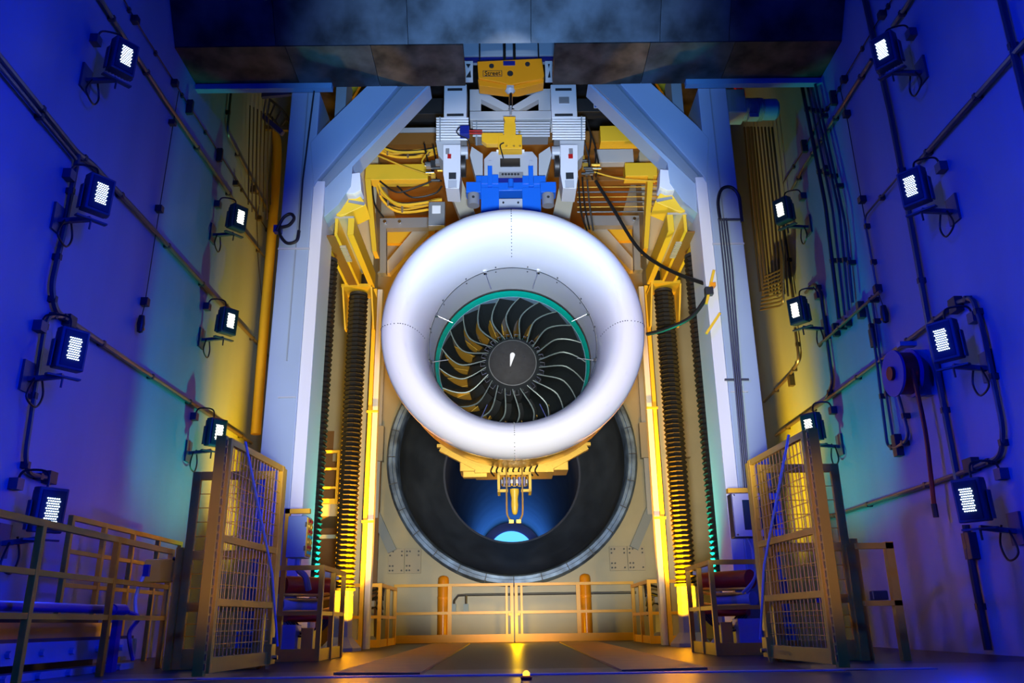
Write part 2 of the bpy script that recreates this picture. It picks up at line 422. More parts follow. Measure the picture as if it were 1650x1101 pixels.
# probes standing in from the duct wall
for a in (math.radians(109), math.radians(71), math.radians(157), math.radians(23), math.radians(192), math.radians(-12), math.radians(247), math.radians(293)):
    rad = V(math.cos(a), 0, math.sin(a)); c = V(AX, 12.1, AZ)
    m = MB().cyl(c+rad*1.305, c+rad*1.02+V(0, .06, 0), .007, 8)
    m.box(c+rad*1.30, (.05, .08, .05)); m.build('probe', 'metal', t)
# stators
for k in range(36):
    a = 2*PI*k/36; rad = V(math.cos(a), 0, math.sin(a)); tan = V(-math.sin(a), 0, math.cos(a))
    MB().prism([V(AX, 13.87, AZ)+rad*.80, V(AX, 13.87, AZ)+rad*1.27, V(AX, 14.17, AZ)+rad*1.30+tan*.08, V(AX, 14.17, AZ)+rad*.80+tan*.08], tan*.012).build('outlet_vane', 'gold', t)  # gold paints in the yellow light seen between the blades
MB().lathe([(13.92, 1.30), (15.02, 1.28), (15.02, 1.33), (13.92, 1.36)], AX, AZ, 64).build('bypass_duct', 'grey', t)
# equipment under the cowl
Y = 12.9
g = MB()
g.bb(-.62, .62, Y-.15, Y+.5, 2.62, 2.80).bb(-.85, -.6, Y-.1, Y+.4, 2.66, 2.9).bb(.6, .85, Y-.1, Y+.4, 2.66, 2.9)
g.bb(-.80, -.42, Y-.12, Y+.02, 2.56, 2.66)
g.build('gearbox', 'gold', t, bevel=.01)
for s in (-1, 1):
    m = MB().beam((s*1.15, Y-.1, 3.02), (s*.48, Y-.1, 2.66), .12, .10); m.beam((s*1.02, Y-.16, 2.98), (s*.5, Y-.16, 2.72), .03, .03); m.box((s*1.12, Y-.1, 3.06), (.18, .1, .05))
    for q in range(4): m.cyl((s*(1.05-.15*q), Y-.18, 2.96-.08*q), (s*(1.05-.15*q), Y-.14, 2.96-.08*q), .012, 8)
    m.build('side_bracket', 'gold', t)
m = MB()
m.bb(-.26, -.22, Y-.3, Y+.1, 2.30, 2.60).bb(.22, .26, Y-.3, Y+.1, 2.30, 2.60).bb(-.26, .26, Y-.3, Y-.26, 2.56, 2.60).bb(-.26, -.1, Y-.3, Y-.26, 2.30, 2.34).bb(.1, .26, Y-.3, Y-.26, 2.30, 2.34)
m.build('drain_frame', 'yellow2', t)
m = MB()
for q in (-.16, -.08, 0, .08, .16):
    m.cyl((q, Y-.2, 2.40), (q, Y-.2, 2.54), .03, 10)
m.bb(-.2, .2, Y-.22, Y, 2.44, 2.50); m.build('valve_block', 'metal', t)
for s in (-1, 1):
    m = MB().tube(smooth_path([(s*.12, Y-.3, 2.75), (s*.12, Y-.32, 2.4), (s*.12, Y-.32, 2.02), (s*.10, Y-.32, 1.92), (s*.05, Y-.34, 1.85)]), .013, 8)
    m.box((s*.055, Y-.34, 1.85), (.07, .04, .05)); m.build('drain_pipe', 'gold', t)
MB().lathe([(1.95, .001), (1.96, .03), (2.0, .045), (2.1, .055), (2.2, .05), (2.3, .07), (2.34, .07), (2.34, .001)], 0, Y-.3, 12, axis='z').build('drain_funnel', 'yellow2', t)
m = MB()
for k in range(14):
    a = math.radians(-125+5.4*k); m.cyl((1.70*math.cos(a), 12.05, AZ+1.70*math.sin(a)), (1.67*math.cos(a), 12.6, AZ+1.67*math.sin(a)), .012, 6)
m.build('under_pipe', 'gold', t)
m = MB()
for k in range(9):
    x = -.34+.085*k; m.tube(smooth_path([(x, 12.55, 2.82), (x+.02, 12.5, 2.70), (x-.02, 12.6, 2.62), (x+.03, 12.7, 2.56)], 4), .013, 6)
m.build('hose_bundle', 'black', t)

# ------------------------------------------------------------------ portal columns
def flat(pix, Y, dy, s=-1):
    pts = [at(x, y, 1, Y) for x, y in pix]
    if s == 1: pts = [V(-p.x, p.y, p.z) for p in pts]
    return MB().prism(pts, (0, dy, 0))
PY = 11.85
for s in (-1, 1):
    t = thing('portal_column', (s*3.4, 12.2, 0), 'tall pale blue-grey steel column with diagonal brace on the %s of the engine' % SIDE[s], 'column', 'portal columns')
    x0, x1 = s*3.70, s*3.22
    MB().bb(x0, x1, PY, PY+.85, .35, SZ-.1).build('post', 'portal', t, bevel=.012)
    MB().bb(s*3.22, s*3.04, PY+.03, PY+.80, .35, 7.3).build('inner_flange', 'white', t, bevel=.008)
    # brace
    b = flat([(519, 208), (600, 130), (648, 130), (510, 291), (505, 300), (500, 230)], PY-.01, .5, s).build('brace', 'portal', t, bevel=.01)
    flat([(519, 290), (655, 132), (689, 134), (524, 300)], PY+.05, .35, s).build('brace_recess', 'portal_d', b)
    flat([(524, 300), (522, 290), (665, 137), (693, 137), (568, 268), (565, 300), (545, 330), (522, 350)], PY+.10, .38, s).build('brace_flange', 'portal', t, bevel=.006)
    flat([(548, 282), (580, 278), (582, 306), (570, 312), (545, 312)], PY+.12, .3, s).build('brace_foot', 'white', t, bevel=.006)
    m = MB().bb(s*3.43, s*3.41, PY-.012, PY+.005, 4.2 if s < 0 else 5.6, SZ-.12)
    m.build('face_seam', 'portal_d', t)
    m = MB().bb(s*3.7, s*3.2, PY-.02, PY, 6.05, 6.08).bb(s*3.5, s*3.24, PY-.02, PY, 3.62, 3.64); m.build('weld_ledge', 'lgrey', t)
    # second, narrower upright behind the front post
    MB().bb(s*3.02, s*2.84, PY+.3, PY+.8, 8.0, SZ+.5).build('rear_upright', 'portal_d', t)
    # plinth
    MB().bb(s*3.78, s*2.95, PY-.15, PY+.95, 0, .35).build('plinth', 'cab', t, bevel=.02)
    m = MB().bb(s*3.74, s*3.0, PY-.09, PY+.03, .35, .95); m.build('plinth_casing', 'cab', t, bevel=.01)

# black bellows covers over the lifting screws: a front pair beside the columns and a rear pair
def bellows(x, y, z0, z1, r, label, top=True, lean=0):
    t = thing('bellows_cover', (x, y, z0), label, 'bellows', 'black bellows screw covers')
    n = int((z1-z0)/.085); prof = []
    for i in range(n):
        z = z0+(z1-z0)*i/n; h = (z1-z0)/n
        prof += [(z, r*.80), (z+h/2, r)]
    prof.append((z1, r*.80))
    o = MB().lathe(prof, x, y, 10, axis='z'); o.smooth = False; o.build('pleated_sleeve', 'bellows', t)
    MB().lathe([(z0-.04, r*1.05), (z0, r*1.05), (z0, r*.7)], x, y, 20, axis='z').build('bottom_collar', 'dark', t)
    MB().lathe([(z1, r*.7), (z1, r*.9), (z1+.05, r*.9)], x, y, 20, axis='z').build('top_collar', 'dark', t)
    return t
for s in (-1, 1):
    bellows(s*3.18, 13.0, 1.0, 6.35, .19, 'black bellows screw cover tucked behind the %s column edge' % SIDE[s])
    bellows(s*2.92, 14.6, 1.0, 6.36, .19, 'full-length black bellows screw cover standing free %s of the engine' % SIDE[s])
    # pedestals
    for (x, y, nm) in ((3.18, 13.0, 'front'), (2.92, 14.6, 'rear')):
        m = MB().lathe([(0, .34), (.05, .34), (.22, .18), (.96, .16)], s*x, y, 8, axis='z'); m.smooth = False
        tag(m.build('screw_pedestal', 'lgrey'), 'pale pedestal on the floor under the %s %s bellows' % (nm, SIDE[s]), 'pedestal', 'screw pedestals')
    # yellow runway from the portal to the rear bracket, with its cap
    t = thing('runway_beam', (s*2.9, 12.3, 6.5), 'yellow double channel beam running back from the %s brace to the bellows head' % SIDE[s], 'beam', 'runway beams')
    for q, (dx, wd) in enumerate(((-.22, .05), (.0, .05), (.24, .10))):
        MB().bb(s*(2.88-dx)-wd/2, s*(2.88-dx)+wd/2, 12.2, 14.45, 6.48, 6.78).build('web', 'yellow2', t)
    MB().bb(s*3.12, s*2.6, 12.2, 14.45, 6.78, 6.82).build('top_plate', 'beige', t)
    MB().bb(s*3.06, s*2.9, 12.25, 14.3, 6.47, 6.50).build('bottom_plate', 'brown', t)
    m = MB()
    for q in range(9): m.bb(s*2.84-.05, s*2.84+.05, 12.6+.07*q, 12.63+.07*q, 6.44, 6.48)
    m.build('slot_row', 'beige', t)
    cap = flat([(524, 341), (566, 303), (582, 318), (590, 330), (558, 345), (548, 348)], PY+.30, .5, s)
    cap.build('cap', 'yellow2', t, bevel=.01)
    flat([(562, 322), (588, 326), (587, 331), (572, 328), (561, 326)], PY+.285, .012, s).build('cap_plate', 'grey', t)
    # rear bracket over the bellows head
    t = thing('bellows_bracket', (s*2.92, 14.6, 6.4), 'open yellow bracket box holding the head of the rear %s bellows' % SIDE[s], 'bracket', 'bellows brackets')
    MB().bb(s*3.2, s*2.64, 14.3, 14.9, 6.44, 6.50).build('top_plate', 'yellow2', t)
    for dx in (-.27, .27):
        MB().prism([(s*2.92+dx, 14.32, 6.44), (s*2.92+dx, 14.9, 6.44), (s*2.92+dx, 14.9, 5.75), (s*2.92+dx, 14.75, 5.75)], (.03, 0, 0)).build('side_plate', 'yellow2', t)
    MB().lathe([(6.5, .12), (6.75, .12), (6.75, .05), (6.95, .05)], s*2.75, 14.5, 16, axis='z').build('screw_head', 'black', t)
    # slim rear guide post
    t = thing('guide_post', (s*2.72, 15.6, 0), 'slim yellow and cream guide post beside the rear %s bellows' % SIDE[s], 'post', 'guide posts')
    MB().bb(s*2.80, s*2.73, 15.5, 15.7, 0, 6.9).build('front_strip', 'yellow2', t)
    MB().bb(s*2.72, s*2.62, 15.55, 15.75, 0, 6.9).build('rear_strip', 'white', t)
    m = MB()
    for z in (2.2, 4.3): m.bb(s*2.82, s*2.6, 15.46, 15.5, z, z+.04)
    m.build('clip', 'yellow2', t)
    # big rear column behind it
    tag(MB().bb(s*3.5, s*3.02, 16.6, 17.3, 0, 11).build('rear_column', 'cream', bevel=.01), 'broad cream steel column standing behind the %s bellows' % SIDE[s], 'column', 'rear columns')
    MBx = MB().bb(s*3.9, s*3.86, 16.2, 16.24, 0, 9)
    tag(MBx.build('riser_pipe', 'red'), 'thin dark red riser pipe behind the %s column' % SIDE[s], 'pipe', 'red riser pipes')


# ------------------------------------------------------------------ wall lamps
def make_lamp(s, led, loc, label, group):
    """floodlight on a wall bracket; s is the side of the room"""
    t = thing('wall_floodlight', loc, label, 'floodlight', group)
    L = Vector(loc)
    wall = s*(WX-abs(L.x))
    n = V(-s*.80, -.60, -.06).normalized(); r = n.cross(V(0, 0, 1)).normalized(); u = r.cross(n)
    m3 = Matrix((r, n, u)).transposed()
    def pt(a, b, c): return L+r*a+n*b+u*c
    h = MB().box(pt(0, -.09, 0), (.30, .15, .46), rot=m3).build('housing', 'lamp', t, bevel=.012)
    m = MB()
    for q in range(7): m.box(pt(-.12+.04*q, -.19, 0), (.012, .06, .40), rot=m3)
    tag(m.build('cooling_fins', 'lamp', h), kind='stuff')
    MB().box(pt(0, -.008, 0), (.24, .012, .40), rot=m3).build('front_glass', 'screen', h)
    m = MB()
    for i in range(6):
        for j in range(10):
            c = pt(-.056+.0225*i+(.0055 if j % 2 else -.0055), .003, -.115+.0255*j)
            m.cyl(c-n*.004, c+n*.004, .0068, 6)
    tag(m.build('led_array', led, h), kind='stuff')
    m = MB()
    for a in (-.17, .17): m.box(pt(a, -.14, -.06), (.015, .07, .30), rot=m3)
    m.box(pt(0, -.14, -.30), (.36, .07, .02), rot=m3)
    m.beam(pt(0, -.14, -.29), V(s*(WX-.01), L.y+.05, L.z-.33), .06, .05)
    m.box((s*(WX-.015), L.y+.05, L.z-.30), (.03, .22, .34))
    m.build('yoke', 'lamp', t)
    MB().box((s*(WX-.05), L.y+.05, L.z+.28), (.1, .12, .12)).build('cable_box', 'lamp', t)
    c = smooth_path([pt(0, -.2, .2), pt(.0, -.26, .40)-V(s*.0, 0, 0), V(s*(WX-.12), L.y+.05, L.z+.42), V(s*(WX-.06), L.y+.05, L.z+.32)])
    MB().tube(c, .013, 6).build('cable', 'cable', t)
    c = smooth_path([V(s*(WX-.10), L.y+.05, L.z-.30), V(s*(WX-.12), L.y-.08, L.z-.55), V(s*(WX-.12), L.y+.12, L.z-.62), V(s*(WX-.10), L.y+.25, L.z-.45), V(s*(WX-.1), L.y+.16, L.z-.25)])
    MB().tube(c, .012, 6).build('safety_loop', 'cable', t)
    m = MB().cyl(pt(0, -.14, -.3), pt(0, -.14, -.42), .012, 6); m.build('stay', 'dark', t)
    return t
ROWS = ['topmost', 'second from the top', 'third from the top', 'lowest']
for s, fr, rr in ((-1, [(204, 90), (164, 312), (120, 562), (84, 822)], [(388, 350), (372, 517), (353, 697)]), (1, [(1421, 80), (1467, 300), (1517, 548), (1559, 806)], [(1257, 338), (1281, 500), (1303, 688)])):
    for i, (x, y) in enumerate(fr):
        make_lamp(s, 'led_b', at(x, y, 0, s*4.8), 'blue-lit wall floodlight on the %s wall front column, %s' % (SIDE[s], ROWS[i]), 'front wall floodlights')
    for i, (x, y) in enumerate(rr):
        make_lamp(s, 'led_y', at(x, y, 0, s*4.8), 'warm floodlight on the yellow-lit rear part of the %s wall, %s' % (SIDE[s], ['topmost', 'middle one', 'lowest of three'][i]), 'rear wall floodlights')

# ------------------------------------------------------------------ conduits, cords and boxes on the walls
def run(s, pix, r, name, label, cat='conduit', m_='pipe', off=.06, group=None, clips=True):
    pts = [at(x, y, 0, s*(WX-off)) for x, y in pix]
    sp = []
    for i, p in enumerate(pts):          # rounded bends
        if 0 < i < len(pts)-1:
            a, b = pts[i-1]-p, pts[i+1]-p
            d = min(.16, a.length*.4, b.length*.4)
            A, B = p+a.normalized()*d, p+b.normalized()*d
            for k in range(5):
                q = k/4; sp.append(A*(1-q)**2+p*2*q*(1-q)+B*q*q)
        else: sp.append(p)
    t = thing(name, tuple(pts[0]), label, cat, group)
    MB().tube(sp, r, 8).build('pipe', m_, t)
    if clips:
        m = MB()
        tot = 0
        for i in range(len(pts)-1):
            L = (pts[i+1]-pts[i]).length; n = max(1, int(L/1.3))
            for k in range(n):
                p = pts[i].lerp(pts[i+1], (k+.5)/n); c = MB().box((s*(WX-off/2), p.y, p.z), (off+r*2, .05, .07)).build('clip', 'dark', t)
    return t
G = 'wall conduits'
run(-1, [(-40, 40), (0, 92), (125, 247), (146, 262), (238, 360), (350, 484), (452, 594)], .035, 'wall_conduit', 'thick conduit sloping down the left wall past the second floodlight', group=G)
run(-1, [(-40, 58), (0, 108), (122, 256)], .025, 'wall_conduit', 'thinner conduit just below the thick one at the left edge', group=G)
run(-1, [(126, 250), (104, 368), (83, 462), (90, 502), (116, 520), (208, 583), (331, 665), (405, 714)], .035, 'wall_conduit', 'conduit dropping then running right along the left wall at mid height', group=G)
run(-1, [(100, 510), (77, 508), (69, 545), (41, 735), (46, 764), (82, 772)], .028, 'wall_conduit', 'bent conduit hooking down to the lowest left blue floodlight', group=G)
run(-1, [(160, -5), (202, 62), (269, 165), (360, 299), (378, 325)], .030, 'wall_conduit', 'upper left wall conduit running down from the topmost floodlight', group=G)
run(-1, [(392, 372), (440, 432)], .020, 'wall_conduit', 'short conduit from the topmost rear left floodlight to the column', group=G)
run(-1, [(200, 0), (218, 32), (282, 134), (306, 173), (355, 250), (420, 355), (440, 385)], .010, 'wall_cable', 'thin cable clipped along the left wall below the ceiling', 'cable', 'cable', .03, 'wall cables')
run(-1, [(288, 147), (279, 200), (257, 337), (234, 486)], .007, 'wall_cable', 'thin vertical pull cable on the left wall', 'cable', 'cable', .05, 'wall cables', False)
run(-1, [(372, 148), (366, 215), (430, 338), (452, 372)], .024, 'wall_conduit', 'dark conduit in the upper left corner bending behind the column', group=G)
run(-1, [(412, 285), (416, 420), (424, 500)], .008, 'wall_cable', 'thin cable hanging on the far left wall beside the column', 'cable', 'cable', .03, 'wall cables', False)
run(1, [(1690, 22), (1650, 69), (1509, 228), (1480, 262)], .035, 'wall_conduit', 'thick dark conduit crossing the upper right blue wall', group=G)
run(1, [(1448, 284), (1392, 350), (1398, 380), (1413, 466)], .016, 'wall_conduit', 'slim olive conduit bending down on the right wall', group=G)
run(1, [(1389, -20), (1393, 0), (1436, 190), (1468, 364), (1500, 545), (1545, 785)], .040, 'wall_conduit', 'tall vertical conduit running down behind the right floodlights', group=G)
run(1, [(1608, -20), (1613, 0), (1650, 152), (1675, 260)], .040, 'wall_conduit', 'steep conduit in the top right corner', group=G)
run(1, [(1480, -30), (1467, 0), (1438, 42)], .030, 'wall_conduit', 'short conduit feeding the topmost right floodlight', group=G)
run(1, [(1404, 96), (1370, 150), (1322, 228), (1296, 268), (1276, 306)], .028, 'wall_conduit', 'conduit sloping from the topmost right floodlight to the rear one', group=G)
run(1, [(1440, -5), (1420, 25), (1360, 127), (1343, 160), (1322, 190), (1296, 240), (1262, 295)], .010, 'wall_cable', 'thin cable clipped along the upper right wall', 'cable', 'cable', .03, 'wall cables')
run(1, [(1353, 140), (1364, 185), (1388, 322), (1414, 466)], .007, 'wall_cable', 'thin vertical pull cable on the right wall', 'cable', 'cable', .05, 'wall cables', False)
run(1, [(1530, 492), (1548, 486), (1566, 479), (1583, 526), (1616, 691), (1613, 736), (1575, 752), (1551, 762), (1361, 826), (1330, 836)], .030, 'wall_conduit', 'long conduit looping round the third right floodlight then along low', group=G)
run(1, [(1526, 500), (1488, 530), (1438, 567), (1334, 643), (1250, 702)], .030, 'wall_conduit', 'conduit sloping past the hose reel to the rear of the right wall', group=G)
run(1, [(1320, 556), (1388, 496), (1418, 470)], .024, 'wall_strut', 'yellow-lit strut under the vertical pipes on the right wall', 'strut', 'pipe', .12, G)
for i, ln in enumerate([[(1290, 128), (1330, 330), (1352, 514)], [(1299, 130), (1341, 335), (1361, 508)], [(1306, 130), (1352, 340), (1368, 500)], [(1313, 134), (1362, 360), (1374, 488)]]):
    run(1, ln, .022 if i else .034, 'wall_pipe', ['thickest dark', 'second', 'third', 'rightmost'][i]+' of four parallel pipes on the right wall', 'pipe', 'pipe' if i else 'dark', .10, 'parallel wall pipes')
run(1, [(1396, 492), (1410, 560), (1430, 720), (1444, 722), (1466, 706), (1447, 636)], .022, 'wall_pipe', 'looped supply pipe running down and up to the hose reel', 'pipe', 'pipe', .08)
run(1, [(1404, 476), (1416, 560), (1440, 712)], .018, 'wall_pipe', 'straight pipe beside the looped supply pipe', 'pipe', 'pipe', .08)
run(1, [(1298, 472), (1313, 456), (1322, 470), (1342, 618), (1330, 646)], .028, 'wall_conduit', 'bent conduit beside the middle rear right floodlight', group=G)
run(1, [(1262, 360), (1278, 480)], .030, 'wall_conduit', 'upright conduit above the middle rear right floodlight', group=G)
run(1, [(1281, 528), (1288, 582), (1270, 608), (1231, 648)], .028, 'wall_conduit', 'curved conduit below the middle rear right floodlight', group=G)
run(1, [(1556, 846), (1566, 910), (1592, 1048)], .045, 'wall_conduit', 'dark conduit dropping to the floor below the lowest right floodlight', group=G, m_='dark')
JB = {-1: ['nearest the ceiling beside the topmost floodlight', 'where the thin pull cable starts', 'on the pull cable just under the sloping conduit', 'tall one where the wall turns teal', 'halfway down the pull cable', 'at the lower end of the pull cable', 'tall one above the topmost rear floodlight', 'between that floodlight and the ceiling pipes', 'on the dark corner conduit', 'closest to the left column', 'above the third blue floodlight', 'above the lowest blue floodlight'],
      1: ['left of the topmost blue floodlight', 'where the thin pull cable starts', 'at the top of the pull cable below the first box', 'tall one on the thin cable in the teal area', 'tall one beside the four parallel pipes', 'low on the pull cable beside the parallel pipes', 'across the parallel pipes', 'tall one on the yellow-lit strut', 'near the lower end of the strut', 'at the foot of the parallel pipes', 'at the end of the pull cable', 'tall one beside the hose reel supply pipe', 'at the bottom of the looped supply pipe', 'under the middle rear floodlight by the curved conduit', 'above the third blue floodlight', 'above the lowest blue floodlight', 'below the lowest blue floodlight']}
for s, L in ((-1, [(218, 32, .10, .10), (282, 134, .09, .10), (278, 198, .09, .08), (306, 173, .07, .26), (257, 337, .10, .10), (234, 487, .10, .12), (354, 250, .07, .26), (380, 296, .08, .1), (408, 306, .08, .14), (418, 352, .08, .1), (112, 518, .16, .14), (80, 770, .16, .14)]),
             (1, [(1421, 24, .10, .10), (1360, 128, .09, .10), (1364, 184, .10, .1), (1343, 158, .07, .26), (1296, 236, .07, .24), (1389, 322, .1, .1), (1331, 272, .12, .08), (1387, 500, .10, .26), (1347, 532, .08, .22), (1366, 520, .08, .14), (1414, 466, .1, .12), (1408, 545, .09, .28), (1446, 718, .12, .3), (1275, 614, .12, .2), (1540, 492, .16, .18), (1565, 750, .2, .16), (1564, 880, .16, .3)])):
    for i, (x, y, a, b) in enumerate(L):
        p = at(x, y, 0, s*(WX-.05))
        lab = 'dark junction box, %s wall, %s' % (SIDE[s], JB[s][i])
        tag(MB().box(p, (.10, a, b)).build('junction_box', 'dark', bevel=.006), lab, 'junction box', 'wall junction boxes')
for s, (x, y) in ((-1, (227, 522)), (1, (1425, 506))):
    p = at(x, y, 0, s*(WX-.08)); t = thing('pull_handle', tuple(p), 'dark oval pull handle hanging on the %s wall' % SIDE[s], 'pull handle', 'pull handles')
    MB().lathe([(p.z-.14, .001), (p.z-.12, .04), (p.z, .055), (p.z+.12, .04), (p.z+.14, .001)], p.x, p.y, 12, axis='z').build('grip', 'black', t)
    MB().tube([p+V(0, 0, .13), at(234 if s < 0 else 1414, 488 if s < 0 else 470, 0, s*(WX-.08))], .007, 6).build('cord', 'cable', t)
    MB().box(p+V(-s*.05, 0, -.08), (.02, .03, .03)).build('tip', 'orange', t)
# hose reel
p = at(1458, 602, 0, 5.0)
t = thing('hose_reel', tuple(p), 'round blue hose reel with red hose on the right wall', 'hose reel')
def disc_x(x0, x1, r, name, m_, par, n=32):
    o = MB()
    for q in range(n):
        a = 2*PI*q/n; o.v.append(V(x0, p.y+r*math.cos(a), p.z+r*math.sin(a)))
    for q in range(n):
        a = 2*PI*q/n; o.v.append(V(x1, p.y+r*math.cos(a), p.z+r*math.sin(a)))
    o.f = [tuple(range(n))[::-1], tuple(range(n, 2*n))]+[(i, (i+1) % n, n+(i+1) % n, n+i) for i in range(n)]
    o.smooth = True
    return o.build(name, m_, par)
disc_x(4.84, 4.87, .30, 'front_disc', 'reel', t); disc_x(4.87, 5.06, .27, 'hose_coil', 'red', t); disc_x(5.06, 5.09, .31, 'rear_disc', 'reel', t)
disc_x(4.80, 4.84, .09, 'axle', 'red', t, 16)
m = MB().bb(5.09, WX, p.y-.06, p.y+.06, p.z-.3, p.z+.3).bb(4.98, 5.2, p.y-.05, p.y+.05, p.z+.36, p.z+.42); m.build('wall_bracket', 'cab', t)
MB().tube(smooth_path([V(4.97, p.y-.26, p.z-.02), at(1490, 690, 0, 5.0), at(1499, 760, 0, 5.0), at(1505, 815, 0, 5.0)]), .028, 8).build('hanging_hose', 'red', t)
p2 = at(1505, 815, 0, 5.0)
MB().cyl(p2+V(0, 0, .02), p2-V(0, 0, .14), .035, 8).build('nozzle', 'black', t)
# stack of pipes in the rear right corner
for i in range(9):
    x0 = 1203+5*i; pts = [at(x0-4+i*.6, 205, 0, 5.12), at(x0+10+i*1.0, 360, 0, 5.12), at(x0+22+i*.6, 470+4*(i % 3), 0, 5.12)]
    o = MB().tube([pts[0], pts[1], pts[2]], .035 if i in (1, 2) else .02, 7)
    tag(o.build('corner_pipe', 'pipe' if i % 3 else 'dark'), 'upright service pipe in the rear right bundle, %s from the column' % ['first','second','third','fourth','fifth','sixth','seventh','eighth','ninth','tenth'][i], 'pipe', 'pipes in the rear right corner')
for i in range(10):
    a = at(1232-i*.8, 446+6*i, 0, 5.0); b = at(1262, 428+6.5*i, 0, 5.0)
    tag(MB().tube(smooth_path([a, a.lerp(b, .5)+V(0, 0, -.03), b, b+V(0, -.05, .5)]), .018, 6).build('bent_pipe', 'pipe'), 'bent service pipe behind the right column, %s from the top of its cluster' % ['first','second','third','fourth','fifth','sixth','seventh','eighth','ninth','tenth'][i], 'pipe', 'bent pipes behind the right column')
# tray, ducts and pipes in the rear left corner
for i in range(7):
    x0 = 398+6*i
    tag(MB().tube([at(x0+5, 170+3*i, 0, -5.1), at(x0+3, 250, 0, -5.1), at(x0+2, 330+12*(i % 3), 0, -5.1)], .013, 7).build('corner_pipe', 'pipe' if i % 2 else 'dark'), 'upright service pipe high in the rear left corner, %s from the wall' % ['first','second','third','fourth','fifth','sixth','seventh','eighth','ninth','tenth'][i], 'pipe', 'pipes in the rear left corner')
t = thing('cable_ladder', tuple(at(400, 180, 0, -5.0)), 'curved cable ladder high in the rear left corner beside the column', 'cable ladder')
c1 = smooth_path([at(402, 152, 1, 15.5), at(430, 158, 1, 15.5), at(455, 178, 1, 15.5), at(468, 200, 1, 15.5)]); c2 = smooth_path([at(400, 172, 1, 15.5), at(425, 180, 1, 15.5), at(443, 196, 1, 15.5), at(455, 218, 1, 15.5)])
MB().tube(c1, .03, 6).build('side_rail', 'pipe', t); MB().tube(c2, .03, 6).build('side_rail', 'pipe', t)
for q in range(0, len(c1), 3): MB().tube([c1[q], c2[q]], .02, 6).build('rung', 'pipe', t)
tag(MB().tube(smooth_path([at(395, 178, 1, 16), at(425, 186, 1, 16), at(443, 215, 1, 16), at(446, 260, 1, 16), at(436, 400, 1, 16), at(426, 520, 1, 16), at(412, 700, 1, 16)]), .10, 14).build('curved_pipe', 'yellow2'), 'thick yellow curved pipe in the rear left corner', 'pipe')
for i, (a, b) in enumerate([((370, 160), (470, 150)), ((380, 150), (455, 215)), ((388, 205), (470, 208)), ((1185, 140), (1262, 200)), ((1262, 135), (1235, 175)), ((1250, 132), (1228, 172))]):
    s = -1 if i < 3 else 1
    tag(MB().beam(at(*a, 1, 15+.2*i), at(*b, 1, 15+.2*i), .08, .10).build('roof_strut', ['dblue', 'dblue', 'pipe', 'red', 'yellow2', 'yellow2'][i]), ['dark blue strut along the top of the rear left corner', 'dark blue strut slanting down in the rear left corner', 'grey strut lying level in the rear left corner', 'red strut behind the blue gear motor', 'yellow strut above the gear motor nearest the wall', 'yellow strut above the gear motor nearest the column'][i], 'strut')

# ------------------------------------------------------------------ mesh gates, panels, railings and cages
def mesh_panel(t, A, B, z0, z1, rails, fw=.06, cell=.085, mname='yellow', thick=.05, kick=.12):
    A = V(*A, 0); B = V(*B, 0); d = (B-A); L = d.length; d.normalize()
    def P(q, z): return V(A.x+d.x*q, A.y+d.y*q, z)
    for q in (fw/2, L-fw/2): MB().beam(P(q, z0), P(q, z1), thick, fw, up=d).build('stile', mname, t, bevel=.004)
    zs = [z0+kick/2]+list(rails)+[z1-fw/2]
    for i, z in enumerate(zs):
        h = kick if i == 0 else fw
        MB().beam(P(fw, z), P(L-fw, z), thick*.9, h).build('rail', mname, t, bevel=.004)
    for i in range(len(zs)-1):
        a = zs[i]+(kick/2 if i == 0 else fw/2); b = zs[i+1]-fw/2
        m = MB()
        n = int((L-2*fw)/cell)
        for k in range(1, n+1):
            q = fw+(L-2*fw)*k/(n+1); m.cyl(P(q, a-.01), P(q, b+.01), .0045, 5)
        n = max(1, int((b-a)/(cell*1.45)))
        for k in range(1, n+1):
            z = a+(b-a)*k/(n+1); m.cyl(P(fw-.01, z), P(L-fw+.01, z), .0045, 5)
        tag(m.build('wire_mesh', mname, t), kind='stuff')
